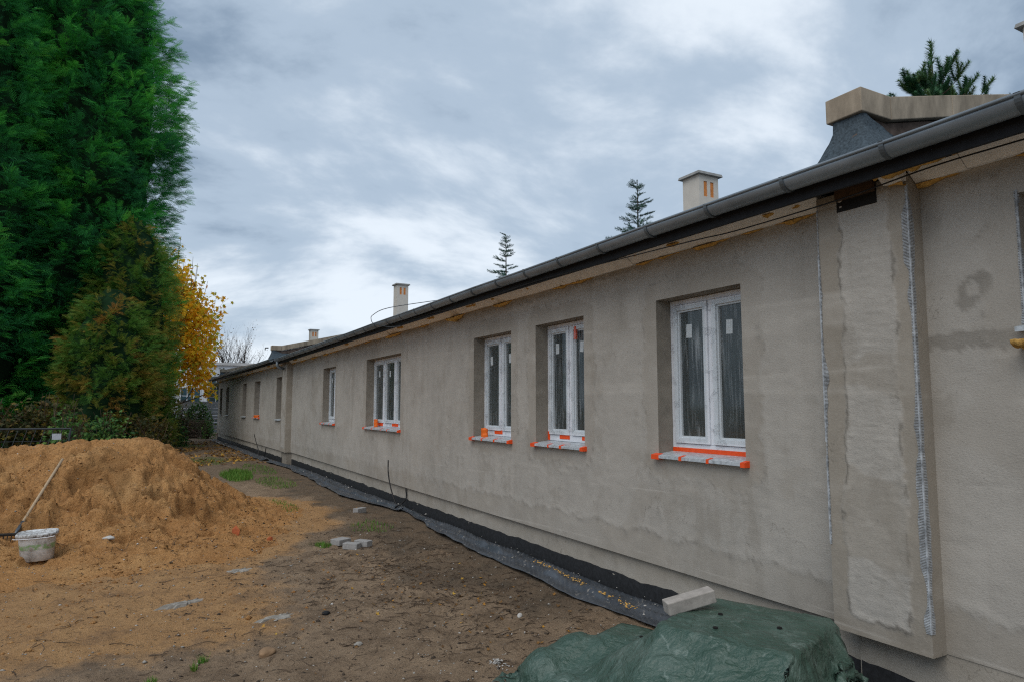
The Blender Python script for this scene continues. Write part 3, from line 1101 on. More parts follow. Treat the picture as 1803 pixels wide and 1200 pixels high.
def parapet(y0, y1, xf, label=None):
    """fire wall over the roof: felt-clad upstand with a concrete coping that steps flat, then climbs with the roof"""
    zt = 3.665
    xk = xf + 0.28
    up = MB()
    prof_top = [(xf + 0.03, zt - 0.165), (xk, zt - 0.165), (RX, zt - 0.165 + 0.238 * (RX - xk))]
    prof_bot = [(xf - 0.10, 3.15), (xk, roof_z(xk) - 0.05), (RX, RZ - 0.05)]
    n = 10
    # flared felt skirt at the foot
    def strip(pts_t, pts_b, y, flip):
        for i in range(len(pts_t) - 1):
            a, b, c, d = (pts_b[i][0], y, pts_b[i][1]), (pts_b[i + 1][0], y, pts_b[i + 1][1]), (pts_t[i + 1][0], y, pts_t[i + 1][1]), (pts_t[i][0], y, pts_t[i][1])
            up.quad(a, b, c, d) if not flip else up.quad(d, c, b, a)
    strip(prof_top, prof_bot, y0 + 0.02, False)
    strip(prof_top, prof_bot, y1 - 0.02, True)
    up.quad((prof_bot[0][0], y0 + 0.02, prof_bot[0][1]), (prof_top[0][0], y0 + 0.02, prof_top[0][1]), (prof_top[0][0], y1 - 0.02, prof_top[0][1]), (prof_bot[0][0], y1 - 0.02, prof_bot[0][1]))
    pz = up.build('parapet', M['coping_dark'], BLD)
    # felt upstand sheet lapped over the eaves end
    S = np.linspace(0, 1, 26)
    T = np.linspace(0, 1, 16)
    SS, TT = np.meshgrid(S, T, indexing='ij')

    def sheet(per):
        # per: list of (x,y) top path and bottom path
        top, bot = per
        L = len(top)
        ti = SS * (L - 1)
        i0 = np.minimum(ti.astype(int), L - 2)
        f = (ti - i0)[..., None]
        tp = np.array(top)[i0] * (1 - f) + np.array(top)[i0 + 1] * f
        bt = np.array(bot)[i0] * (1 - f) + np.array(bot)[i0 + 1] * f
        k = (TT ** 1.7)[..., None]
        hz = TT[..., None]
        P = tp * (1 - k) + bt * k
        P[..., 2:3] = tp[..., 2:3] * (1 - hz) + bt[..., 2:3] * hz
        P += 0.011 * np.stack([n2(SS * 9, TT * 6, 500), n2(SS * 9, TT * 6, 501), n2(SS * 14, TT * 0, 502) * (1 - TT)], -1)
        return np_mesh('felt_flashing', P.reshape(-1, 3), grid_faces(26, 16), True)
    zt2 = zt - 0.150
    top = [(xf + 0.75, y0 - 0.004, zt2 - 0.10), (xf + 0.30, y0 - 0.006, zt2 - 0.09), (xf + 0.01, y0 - 0.006, zt2), (xf - 0.004, y1 + 0.004, zt2), (xf + 0.9, y1 + 0.006, zt2 - 0.02)]
    bot = [(xf + 0.80, y0 - 0.12, roof_z(xf + 0.8) - 0.03), (xf + 0.28, y0 - 0.16, roof_z(xf + 0.3) + 0.0), (xf - 0.13, y0 - 0.14, 3.16), (xf - 0.13, y1 + 0.14, 3.16), (xf + 0.9, y1 + 0.14, roof_z(xf + 0.9))]
    link('felt_flashing', sheet((top, bot)), M['felt'], pz)
    c = MB()
    a0, a1 = y0 - 0.02, y1 + 0.02
    x0 = xf - 0.02
    prof = [(x0, zt), (xk, zt), (RX + 0.02, zt + 0.238 * (RX - xk))]
    lower = [(x0, zt - 0.155), (xk, zt - 0.155), (RX + 0.02, zt - 0.155 + 0.238 * (RX - xk))]
    for i in range(2):
        (xa, za), (xb, zb) = prof[i], prof[i + 1]
        (_, la), (_, lb) = lower[i], lower[i + 1]
        segs = 1 if i == 0 else 7
        for q in range(segs):
            u, v = q / segs, (q + 1) / segs
            X0, X1 = xa + (xb - xa) * u, xa + (xb - xa) * v - 0.004
            c = MB()
            c.hexa([(X0, a0, la + (lb - la) * u), (X1, a0, la + (lb - la) * v), (X1, a1, la + (lb - la) * v), (X0, a1, la + (lb - la) * u),
                    (X0, a0, za + (zb - za) * u), (X1, a0, za + (zb - za) * v), (X1, a1, za + (zb - za) * v), (X0, a1, za + (zb - za) * u)])
            c.build('coping_block', M['coping'], pz, bevel=0.006)
    return pz


M['coping_dark'] = simple('sooty_masonry', (0.10, 0.075, 0.062), 0.95, 0.6, 9, 0.012, spec=0.1)
parapet(2.55, 2.76, 3.83)
parapet(23.0, 23.25, 3.62)
parapet(38.9, 39.15, 3.55)
m = MB()
m.tube([(3.53, 23.25, 3.60), (3.44, 23.3, 3.60), (3.44, 23.3, 3.53)], 0.02, 6)
m.build('wall_hook', M['steel'], BLD)


def chimney(x, y, zt, wx=0.38, wy=0.34):
    zb = roof_z(x) - 0.15
    zo = zt - 0.36
    m = MB()
    x0, x1, y0, y1 = x - wx / 2, x + wx / 2, y - wy / 2, y + wy / 2
    m.box(x0, x1, y0, y1, zb, zo)
    m.box(x0, x1, y0, y1, zt - 0.13, zt - 0.04)
    pw = 0.09
    ow = (wx - 2 * pw - 0.06) / 2
    for (a, b) in ((x0, x0 + pw), (x0 + pw + ow, x1 - pw - ow), (x1 - pw, x1)):
        m.box(a, b, y0, y1, zo, zt - 0.13)
    c = m.build('chimney', M['cream'], roof)
    # chimney is a part of the roof: its cap and flue linings sit under the building directly
    m = MB()
    m.hexa([(x0 - 0.05, y0 - 0.05, zt - 0.04), (x1 + 0.05, y0 - 0.05, zt - 0.04), (x1 + 0.05, y1 + 0.05, zt - 0.04), (x0 - 0.05, y1 + 0.05, zt - 0.04),
            (x0 - 0.04, y0 - 0.04, zt), (x1 + 0.04, y0 - 0.04, zt), (x1 + 0.04, y1 + 0.04, zt), (x0 - 0.04, y1 + 0.04, zt)])
    m.build('chimney_cap', M['cap'], roof)
    for k in range(2):
        a = x0 + pw + k * (ow + 0.06)
        m = MB()
        m.box(a, a + ow, y0 + 0.012, y1 - 0.012, zo, zt - 0.13)
        m.build('flue_lining', M['brickhole'], roof)


chimney(7.2, 7.40, 5.12)
chimney(7.2, 20.9, 5.62)
chimney(7.2, 33.7, 5.42)
chimney(7.35, 2.93, 5.30)


# ------------------------------------------------------------------ windows
def window(fr, s0, s1, z0, z1, ns, seed, detail=True, sill_tape=True, depth=0.16, frame_mat='pvc', film=True):
    r = random.Random(seed)
    D = depth
    # the reveal is the part that carries the window
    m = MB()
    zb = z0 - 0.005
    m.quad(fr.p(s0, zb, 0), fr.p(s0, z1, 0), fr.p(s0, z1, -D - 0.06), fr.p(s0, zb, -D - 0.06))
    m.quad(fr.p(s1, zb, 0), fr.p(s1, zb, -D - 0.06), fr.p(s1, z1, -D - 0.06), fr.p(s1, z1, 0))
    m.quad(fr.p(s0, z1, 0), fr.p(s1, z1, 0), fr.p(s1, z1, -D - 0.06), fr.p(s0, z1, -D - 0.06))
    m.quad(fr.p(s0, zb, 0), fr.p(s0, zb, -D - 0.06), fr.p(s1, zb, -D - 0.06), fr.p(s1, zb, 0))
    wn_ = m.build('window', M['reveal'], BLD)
    fm = M[frame_mat]
    fz0 = z0 + 0.035
    fw = 0.046

    def bar(a, b, c, d, o0, o1, name, mat, bev=0.004):
        q = MB()
        fr.box(q, a, b, c, d, -D + o0, -D + o1)
        return q.build(name, mat, wn_, bevel=bev if detail else 0)
    # outer frame
    bar(s0 + 0.002, s0 + fw, fz0, z1 - 0.002, -0.06, 0.0, 'frame', fm)
    bar(s1 - fw, s1 - 0.002, fz0, z1 - 0.002, -0.06, 0.0, 'frame', fm)
    bar(s0 + fw, s1 - fw, z1 - fw, z1 - 0.003, -0.06, -0.001, 'frame', fm)
    bar(s0 + fw, s1 - fw, fz0, fz0 + fw + 0.02, -0.06, -0.001, 'frame', fm)
    w = (s1 - s0 - 2 * fw) / ns
    for k in range(ns):
        a = s0 + fw + k * w
        b = a + w
        if k:
            bar(a - 0.024, a + 0.024, fz0 + fw + 0.02, z1 - fw, -0.055, 0.002, 'mullion', fm)
        a2 = a + (0.026 if k else 0.004)
        b2 = b - (0.026 if k < ns - 1 else 0.004)
        c2, d2 = fz0 + fw + 0.024, z1 - fw - 0.004
        sw = 0.048
        # sash: stepped profile, outer lip and glazing bead
        for (q0, q1, q2, q3) in ((a2, a2 + sw, c2, d2), (b2 - sw, b2, c2, d2), (a2 + sw, b2 - sw, c2, c2 + sw), (a2 + sw, b2 - sw, d2 - sw, d2)):
            bar(q0, q1, q2, q3, -0.05, 0.016, 'sash', fm)
        if detail:
            e_ = 0.014
            for (q0, q1, q2, q3) in ((a2 + sw, a2 + sw + e_, c2 + sw, d2 - sw), (b2 - sw - e_, b2 - sw, c2 + sw, d2 - sw),
                                     (a2 + sw + e_, b2 - sw - e_, c2 + sw, c2 + sw + e_), (a2 + sw + e_, b2 - sw - e_, d2 - sw - e_, d2 - sw)):
                bar(q0, q1, q2, q3, -0.04, -0.004, 'glazing_bead', M['pvc_edge'], 0)
        g0, g1, h0, h1 = a2 + sw, b2 - sw, c2 + sw, d2 - sw
        q = MB()
        fr.box(q, g0, g1, h0, h1, -D - 0.032, -D - 0.024)
        q.build('pane', M['glass'], wn_)
        if film:
            # wrinkled protective film hanging over the sash
            A = np.linspace(g0 - 0.035, g1 + 0.035, 40)
            B = np.linspace(h0 - 0.03, h1 + 0.035, 24)
            AA, BB = np.meshgrid(A, B, indexing='ij')
            sk = r.uniform(-5, 5)
            O = 0.024 + 0.010 * n2(AA * 9 + BB * sk * 0.5, BB * 2.0 + k, seed) + 0.005 * n2(AA * 34 + BB * sk, BB * 1.8, seed + 1 + k) + 0.003 * n2(AA * 80, BB * 3.0, seed + 2)
            link('protective_film', np_mesh('protective_film', fr.arr(AA, BB, -D + O).reshape(-1, 3), grid_faces(40, 24), True), M['film'], wn_)
        if detail:
            q = MB()
            ca = g0 + (g1 - g0) * r.uniform(0.62, 0.78)
            cz = h1 - r.uniform(0.17, 0.22)
            t = r.uniform(-0.10, 0.10)
            hw, hh = 0.034, 0.058
            pts = [(-hw, -hh), (hw, -hh), (hw, hh), (-hw, hh)]
            q.quad(*[fr.p(ca + u * math.cos(t) - v * math.sin(t), cz + u * math.sin(t) + v * math.cos(t), -D - 0.0225) for u, v in pts][::-1])
            q.build('sticker', M['sticker'], wn_)
    # sill, sloping metal wrapped in film
    q = MB()
    so_ = 0.052
    q.hexa([fr.p(s0 - 0.03, z0 - 0.022, so_), fr.p(s0 - 0.03, z0 - 0.004, -0.003), fr.p(s1 + 0.03, z0 - 0.004, -0.003), fr.p(s1 + 0.03, z0 - 0.022, so_),
            fr.p(s0 - 0.03, z0 + 0.002, so_), fr.p(s0 - 0.03, z0 + 0.014, -0.003), fr.p(s1 + 0.03, z0 + 0.014, -0.003), fr.p(s1 + 0.03, z0 + 0.002, so_)])
    q.build('sill', M['sill'], wn_)
    q = MB()
    q.hexa([fr.p(s0 + 0.003, z0 - 0.004, -0.003), fr.p(s0 + 0.003, z0 - 0.003, -D - 0.02), fr.p(s1 - 0.003, z0 - 0.003, -D - 0.02), fr.p(s1 - 0.003, z0 - 0.004, -0.003),
            fr.p(s0 + 0.003, z0 + 0.014, -0.003), fr.p(s0 + 0.003, z0 + 0.034, -D - 0.02), fr.p(s1 - 0.003, z0 + 0.034, -D - 0.02), fr.p(s1 - 0.003, z0 + 0.014, -0.003)])
    q.build('sill', M['sill'], wn_)
    if sill_tape:
        def piece(a, b, lip=0.0):
            q = MB()
            j = r.uniform(-0.006, 0.006)
            q.hexa([fr.p(a, z0 - 0.027 - lip, so_ + 0.003), fr.p(a, z0 - 0.027 - lip, -0.001), fr.p(b + j, z0 - 0.027 - lip, -0.001), fr.p(b + j, z0 - 0.027 - lip, so_ + 0.003),
                    fr.p(a, z0 + 0.005, so_ + 0.003), fr.p(a, z0 + 0.017, -0.001), fr.p(b + j, z0 + 0.017, -0.001), fr.p(b + j, z0 + 0.005, so_ + 0.003)])
            q.build('tape', M['tape'], wn_)
        piece(s0 - 0.036, s0 + 0.012, 0.004)
        piece(s1 - 0.055, s1 + 0.036, 0.006)
        n = {2: 2, 3: 3}.get(ns, 2)
        for k in range(n):
            a = s0 + (s1 - s0) * (k + 1 + r.uniform(-0.2, 0.2)) / (n + 1)
            piece(a - 0.016, a + 0.016)
    return wn_


def frame_tape(wn_, fr, pieces, D=0.16):
    for (a, b, c, d) in pieces:
        q = MB()
        fr.box(q, a, b, c, d, -D - 0.01, -D + 0.0035)
        q.build('tape', M['tape'], wn_)


w1 = window(NEAR, *WIN[0], 31)
frame_tape(w1, NEAR, [(3.70, 4.63, 1.317, 1.352)])
w2 = window(NEAR, *WIN[1], 32)
frame_tape(w2, NEAR, [(5.88, 6.04, 1.345, 1.385), (6.28, 6.48, 1.345, 1.395), (6.69, 6.732, 1.325, 1.42)])
q = MB()
NEAR.box(q, 6.115, 6.15, 2.42, 2.56, -0.16, -0.1385)
q.build('tape', M['tape'], w2)
w3 = window(NEAR, *WIN[2], 33)
frame_tape(w3, NEAR, [(7.86, 8.08, 1.345, 1.395)])
w4 = window(NEAR, *WIN[3], 34)
frame_tape(w4, NEAR, [(11.95, 12.3, 1.335, 1.40), (12.85, 13.4, 1.33, 1.385)])
w5 = window(NEAR, *WIN[4], 35)
w0 = window(NEAR, *WIN0, 36, True, False)
corner_mesh(w0, NEAR, 1.79, 0.0, 2.12, 2.82, 1, 8, 0.05)
rough_strip('foam_bead', NEAR, 1.62, 1.84, 2.072, 0.0, 0.05, 17, M['foam'], -0.6)
window(NEAR, -3.2, -1.6, 1.285, 2.625, 2, 37)
for i, (a, b) in enumerate(FWIN):
    window(FAR, a, b, 1.29, 2.63, 1, 50 + i, False, i == 1, 0.20, 'oldwood' if i != 1 else 'pvc', False)

# orange foil scraps left on two sills
def foil(label, base, w, h, seed):
    A = np.linspace(0, 1, 14)
    AA, BB = np.meshgrid(A, np.linspace(0, 1, 10), indexing='ij')
    ang = AA * 4.4 + 0.5
    rx = w * 0.5 * (1 + 0.12 * n2(AA * 4, BB * 3, seed))
    P = np.stack([base[0] + rx * 0.6 * np.cos(ang), base[1] + rx * np.sin(ang), base[2] + BB * h * (1 + 0.10 * n2(AA * 5, BB * 0, seed + 1))], -1)
    P[..., 0] += 0.008 * n2(AA * 8, BB * 6, seed + 2)
    o = link('foil_roll', np_mesh('foil_roll', P.reshape(-1, 3), grid_faces(14, 10), True), M['tape2'])
    s_ = o.modifiers.new('thick', 'SOLIDIFY')
    s_.thickness = 0.003
    return tag(o, label, 'foil', 'orange foil left on the sills')


foil('curled orange foil on the narrow window sill, nearest the viewer', (WX + 0.06, 8.17, 1.30), 0.15, 0.115, 3)
foil('small curled orange foil on the sill of the three-part window', (WX + 0.09, 13.05, 1.305), 0.14, 0.15, 5)
foil('crumpled orange foil on a sill of the far wing', (3.795 - 0.017 * 4.7 + 0.03, 26.6, 1.30), 0.45, 0.08, 9)

# ------------------------------------------------------------------ cables on the building
def cable(name, pts, r, mat, label, cat, n=6, sub=6, group=None):
    P = [Vector(p) for p in pts]
    out = []
    for i in range(len(P) - 1):
        p0, p1, p2, p3 = P[max(i - 1, 0)], P[i], P[i + 1], P[min(i + 2, len(P) - 1)]
        for k in range(sub):
            t = k / sub
            out.append(0.5 * ((2 * p1) + (p2 - p0) * t + (2 * p0 - 5 * p1 + 4 * p2 - p3) * t * t + (3 * p1 - p0 - 3 * p2 + p3) * t ** 3))
    out.append(P[-1])
    m = MB().tube(out, r, n)
    o = link(name, m.mesh(name, True), mat)
    return tag(o, label, cat, group)


cable('eaves_cable', [(3.74, -8, 2.99), (3.74, 0.5, 2.985), (3.74, 1.65, 3.000), (3.735, 2.1, 3.000), (3.73, 2.65, 2.968), (3.74, 3.5, 2.968), (3.66, 3.94, 2.965), (3.590, 5.5, 2.995),
                      (3.585, 6.3, 3.01), (3.590, 8.0, 2.99), (3.585, 9.4, 3.03), (3.59, 11.9, 3.05), (3.59, 15, 3.03), (3.59, 20, 3.05)],
      0.0045, M['wire'], 'thin black cable sagging along the eaves under the gutter', 'cable')
cable('wire_loop', [(4.2, 10.2, 3.42), (3.5, 10.74, 3.31), (3.44, 11.42, 3.27), (3.43, 11.50, 3.20), (3.44, 11.35, 3.11), (3.50, 10.69, 2.99), (3.60, 10.4, 2.985)],
      0.006, M['greywire'], 'grey wire looping out over the gutter edge below a chimney', 'wire')

# cables rising out of the ground at the wall
cable('ground_cable', [(3.90, 11.10, -0.03), (3.84, 11.22, 0.06), (3.80, 11.38, 0.30), (3.78, 11.48, 0.55), (3.79, 11.53, 0.78)], 0.011, M['wire'],
      'stiff black cable standing upright out of the ground beside the wall, nearest one', 'cable', group='cables out of the ground')
cable('looped_cable', [(3.80, 11.15, -0.02), (3.78, 11.05, 0.05), (3.83, 10.95, 0.10), (3.955, 11.05, 0.18), (3.955, 11.08, 0.34)], 0.013, M['wire'],
      'short black cable curving from the ground up under the wall edge', 'cable', group='cables out of the ground')
cable('ground_cable', [(3.62, 25.0, -0.03), (3.60, 25.1, 0.2), (3.56, 25.5, 0.5), (3.55, 25.9, 0.72)], 0.014, M['wire'],
      'thin black cable sticking up out of the ground beside the far wing', 'cable', group='cables out of the ground')
cable('ground_cable', [(3.64, 24.1, -0.03), (3.66, 24.05, 0.15), (3.68, 24.0, 0.36)], 0.014, M['wire'],
      'short cable stub beside the far wing next to the second pilaster', 'cable', group='cables out of the ground')

# ------------------------------------------------------------------ dimpled drainage membrane along the wall foot
def membrane(name, y0, y1, outer, label, pitch, seed, amp):
    Y = np.arange(y0, y1, pitch / 2)
    U = np.arange(0, 1.0001, 1 / max(6, int(0.46 / (pitch / 2))))
    YY, UU = np.meshgrid(Y, U, indexing='ij')
    xo = np.interp(Y, [p[0] for p in outer], [p[1] for p in outer])
    xi = np.interp(Y, [p[0] for p in outer], [p[2] for p in outer])
    xo = xo + 0.045 * fbm(Y * 1.2, Y * 0 + seed, 3, 600)
    X = xo[:, None] + (xi - xo)[:, None] * UU
    Z = 0.012 + 0.006 * UU ** 1.5 + 0.018 * fbm(YY * 0.9, UU * 1.5, 3, 610 + seed) + 0.045 * np.maximum(0, fbm(YY * 2.6, UU * 3.0, 3, 612 + seed)) * np.sin(np.pi * np.clip(UU, 0, 1)) + 0.008 * np.exp(-(UU / 0.12) ** 2) * (0.5 + n2(YY * 1.1, 0 * UU, 615 + seed))
    Z = Z + 0.030 * np.exp(-((UU - 0.42 - 0.15 * n2(YY * 0.5, UU * 0, 618)) / 0.09) ** 2)
    ii, jj = np.meshgrid(np.arange(len(Y)), np.arange(len(U)), indexing='ij')
    stud = (ii % 2 == 0) & (((jj + (ii // 2) % 2) % 2) == 0)
    Z = Z + (jj > 1) * np.where(stud, amp, 0.0) * (UU < 0.93)
    o = link(name, np_mesh(name, np.stack([X, YY, Z], -1).reshape(-1, 3), grid_faces(len(Y), len(U)), False), M['membrane'])
    s_ = o.modifiers.new('thick', 'SOLIDIFY')
    s_.thickness = 0.004
    return tag(o, label, 'membrane', 'drainage membrane strips')


membrane('drainage_membrane', 2.0, 11.0, [(2.0, 3.50, 3.95), (4.6, 3.52, 3.955), (5.1, 3.49, 3.955), (5.9, 3.48, 3.95), (6.8, 3.52, 3.95), (8.2, 3.54, 3.94), (9.4, 3.66, 3.93), (10.4, 3.80, 3.92), (11.0, 3.84, 3.92)],
         'dark dimpled drainage membrane unrolled along the wall foot, nearest strip', 0.046, 1, 0.016)
membrane('drainage_membrane', 10.9, 22.5, [(10.9, 3.74, 3.95), (11.3, 3.70, 3.95), (13.2, 3.42, 3.95), (15, 3.48, 3.94), (17, 3.56, 3.93), (20.5, 3.62, 3.93), (21.1, 3.52, 3.76), (22.5, 3.45, 3.74)],
         'dark drainage membrane at the wall foot between the black cables and the second pilaster', 0.05, 4, 0.012)
membrane('drainage_membrane', 23.0, 38.5, [(23, 3.36, 3.74), (29.5, 3.30, 3.64), (38.5, 3.1, 3.5)],
         'dark drainage membrane at the foot of the far wing', 0.12, 7, 0.015)

# lumps of fallen plaster and foam on the membrane
def scatter_lumps(name, pts, sizes, mat, label, cat, seed):
    r = np.random.default_rng(seed)
    base = np.array([(1, 0, 0), (-1, 0, 0), (0, 1, 0), (0, -1, 0), (0, 0, 1), (0, 0, -1)], float)
    fc = np.array([(0, 2, 4), (2, 1, 4), (1, 3, 4), (3, 0, 4), (2, 0, 5), (1, 2, 5), (3, 1, 5), (0, 3, 5)])
    V, F = [], []
    for i, (p, s_) in enumerate(zip(pts, sizes)):
        b = base * r.uniform(0.55, 1.25, (6, 1)) * np.array([s_, s_ * r.uniform(0.6, 1.2), s_ * r.uniform(0.35, 0.7)])
        a = r.uniform(0, 6.28)
        rot = np.array([[math.cos(a), -math.sin(a), 0], [math.sin(a), math.cos(a), 0], [0, 0, 1]])
        V.append(b @ rot.T + np.array(p))
        F.append(fc + 6 * i)
    o = link(name, np_mesh(name, np.concatenate(V), np.concatenate(F)), mat)
    return tag(o, label, cat, None, 'stuff')


P = []
S_ = []
for i in range(90):
    y = 4.3 + 14 * rng.random() ** 1.6
    u = rng.random()
    x = 3.93 - 0.34 * (u ** 2.2)
    P.append((x, y, 0.035 + 0.02 * rng.random()))
    S_.append(rng.choice([0.007, 0.010, 0.016, 0.028], p=[0.45, 0.32, 0.17, 0.06]))
scatter_lumps('plaster_crumbs', P, S_, M['stone_w'], 'pale plaster crumbs fallen on the drainage membrane', 'rubble', 5)
P = []
S_ = []
for i in range(150):
    y = 4.55 + 1.9 * rng.random()
    P.append((3.60 + 0.09 * (y - 4.55) + 0.02 * rng.normal(), y, 0.062 + 0.012 * rng.random()))
    S_.append(rng.uniform(0.006, 0.016))
scatter_lumps('foam_crumbs', P, S_, M['foam'], 'line of yellow foam crumbs along the crease of the membrane', 'rubble', 6)

# ------------------------------------------------------------------ loose stones, blocks, litter
def block(label, c, size, rz, tilt=(0, 0), mat='block', group=None, name='concrete_block', zoff=0.0):
    m = MB()
    a, b, h = size
    m.box(-a / 2, a / 2, -b / 2, b / 2, 0, h)
    o = link(name, m.mesh(name), M[mat])
    z = ground_h(c[0], c[1]) if len(c) < 3 else c[2]
    o.location = (c[0], c[1], z + zoff)
    o.rotation_euler = (tilt[0], tilt[1], rz)
    bv = o.modifiers.new('bevel', 'BEVEL')
    bv.width = 0.006
    bv.segments = 2
    return tag(o, label, 'block', group)


block('flat grey paving block lying behind two others by the sand', (2.27, 8.73), (0.20, 0.16, 0.07), 0.5, group='paving blocks on the ground')
block('grey paving block, left one of the front pair by the sand', (2.33, 8.43), (0.11, 0.20, 0.075), 0.75, group='paving blocks on the ground')
block('grey paving block, right one of the front pair by the sand', (2.48, 8.46), (0.11, 0.20, 0.075), 0.62, group='paving blocks on the ground')
block('lone grey paving block lying farther off towards the cables', (3.17, 11.05), (0.20, 0.11, 0.08), 0.55, group='paving blocks on the ground')


def stone(label, x, y, r_, flat, mat, seed, name='stone', cat='stone', group=None):
    import bmesh
    bm = bmesh.new()
    shard = name == 'tile_shard'
    bmesh.ops.create_icosphere(bm, subdivisions=1 if shard else 3, radius=1)
    rr = random.Random(seed)
    ph = [rr.uniform(0, 6) for _ in range(6)]
    for v in bm.verts:
        k = 1 + 0.16 * math.sin(v.co.x * 2.3 + ph[0]) * math.cos(v.co.y * 2.9 + ph[1]) + 0.07 * math.sin(v.co.z * 6 + ph[2] + v.co.x * 5)
        v.co = Vector((v.co.x * k * 1.25, v.co.y * k * 0.85, v.co.z * k * flat)) * r_
    me = bpy.data.meshes.new(name)
    bm.to_mesh(me)
    bm.free()
    for p in me.polygons:
        p.use_smooth = not shard
    if shard:
        for v in me.vertices:
            v.co.y *= 0.35
            v.co.z *= 1.2 + 0.5 * math.sin(v.co.x * 60)
    o = link(name, me, M[mat])
    o.location = (x, y, ground_h(x, y) + r_ * flat * 0.45)
    o.rotation_euler = (0, 0, rr.uniform(0, 6))
    return tag(o, label, cat, group)


stone('round white pebble on dark soil beside the membrane', 2.80, 5.05, 0.026, 0.8, 'stone_w', 1)
stone('flat brown stone lying alone on the bare earth', 0.85, 5.19, 0.062, 0.45, 'stone_b', 2)
stone('small black lump on the earth in front of the sand', 1.42, 5.89, 0.026, 0.8, 'bitumen', 3)
stone('orange tile shard stuck in the right flank of the sand', 1.13, 9.55, 0.055, 1.1, 'terracotta', 4, 'tile_shard', 'tile shard', 'tile shards in the sand')
stone('lower orange tile shard at the sand heap foot', 1.50, 9.25, 0.035, 0.9, 'terracotta', 5, 'tile_shard', 'tile shard', 'tile shards in the sand')
stone('pale grey chip lying on the sand right of the bucket', -0.27, 9.28, 0.05, 0.5, 'stone_w', 6)
stone('grey pebble near the lower left grass tufts', 1.46, 5.05, 0.030, 0.6, 'stone_g', 7)

# hardened cement crusts
def crust(label, x, y, a, b, rz, seed):
    A = np.linspace(0, 2 * math.pi, 41)[:-1]
    V = [(0, 0, 0.022)]
    F = []
    for k, f in enumerate((0.35, 0.7, 1.0)):
        for w in A:
            j = 1 + 0.9 * float(fbm(np.array(math.cos(w) * 1.6 + seed), np.array(math.sin(w) * 1.6), 4, 700 + seed))
            V.append((a * f * j * math.cos(w), b * f * j * math.sin(w), (0.024, 0.020, -0.012)[k] + 0.012 * float(n2(np.array(w * 3.0), np.array(f * 4), 710 + seed))))
    n = 40
    for k in range(n):
        F.append((0, 1 + k, 1 + (k + 1) % n))
    m = MB()
    m.v = V
    m.f = F + [(1 + i * n + k, 1 + (i + 1) * n + k, 1 + (i + 1) * n + (k + 1) % n, 1 + i * n + (k + 1) % n) for i in range(2) for k in range(n)]
    o = link('cement_crust', m.mesh('cement_crust'), M['crust'])
    o.location = (x, y, ground_h(x, y))
    o.rotation_euler = (0, 0, rz)
    return tag(o, label, 'cement crust', 'cement crusts on the ground')


crust('pale cement crust at the foot of the sand, farthest from viewer', 0.97, 7.85, 0.13, 0.10, 0.2, 1)
crust('long pale cement crust in the middle of the yard', 1.07, 5.98, 0.15, 0.065, 0.1, 2)
crust('grey cement crust in the sandy ground left of the long one', 0.42, 6.75, 0.16, 0.06, 0.3, 3)

# heap of white pebbles
P, S_ = [], []
for i in range(90):
    r0 = abs(rng.normal()) * 0.045
    a = rng.random() * 6.28
    P.append((2.17 + r0 * math.cos(a), 4.22 + r0 * 1.4 * math.sin(a), 0.0 + max(0, 0.035 - r0 * 0.5) * rng.random() + base_h(2.17, 4.22)))
    S_.append(rng.uniform(0.005, 0.014))
o = scatter_lumps('pebble_heap', P, S_, M['stone_w'], 'little heap of white pebbles beside the green tarpaulin', 'pebbles', 8)


def in_yard(n, x0, x1, y0, y1, bias=1.0):
    x = x0 + (x1 - x0) * rng.random(n)
    y = y0 + (y1 - y0) * rng.random(n) ** bias
    return x, y


def surf(x, y):
    return np.maximum(base_h(x, y), pile_h(x, y))


# gravel
x, y = in_yard(2600, -2.2, 3.5, 3.6, 14, 1.7)
s_ = np.abs(rng.normal(0, 0.0055, 2600)) + 0.003
scatter_lumps('gravel', np.stack([x, y, surf(x, y) + s_ * 0.2 + 0.003], -1), s_, M['stone_g'], 'grey grit and pebbles strewn over the bare earth', 'gravel', 9)
x, y = in_yard(420, -1.5, 3.5, 3.6, 12, 1.6)
s_ = np.abs(rng.normal(0, 0.006, 420)) + 0.003
scatter_lumps('pale_gravel', np.stack([x, y, surf(x, y) + s_ * 0.2 + 0.003], -1), s_, M['stone_w'], 'pale chips of plaster strewn over the bare earth', 'gravel', 10)
n = 5200
x = np.concatenate([rng.uniform(-3.2, 2.2, n), rng.uniform(-2.2, 2.3, 1500)])
y = np.concatenate([rng.uniform(7.8, 12.0, n), rng.uniform(5.6, 8.4, 1500)])
k = (pile_h(x, y) > base_h(x, y) - 0.05) | (np.arange(len(x)) >= n)
k &= fbm(x * 1.6, y * 1.6, 3, 830) > -0.15
x, y = x[k], y[k]
s_ = np.abs(rng.normal(0, 0.010, len(x))) + 0.004
scatter_lumps('sand_clods', np.stack([x, y, surf(x, y) + s_ * 0.15], -1), s_, M['sand'], 'crumbled clods of sand lying on the heap and around its foot', 'sand', 12)
x, y = in_yard(1500, 0.2, 3.5, 3.6, 11, 1.3)
s_ = np.abs(rng.normal(0, 0.008, 1500)) + 0.004
scatter_lumps('soil_clods', np.stack([x, y, surf(x, y) + s_ * 0.1 + 0.003], -1), s_, simple('dark_clod', (0.05, 0.036, 0.025), 0.95, 0.4, 20), 'dark crumbs of soil on the ground beside the wall', 'soil', 11)


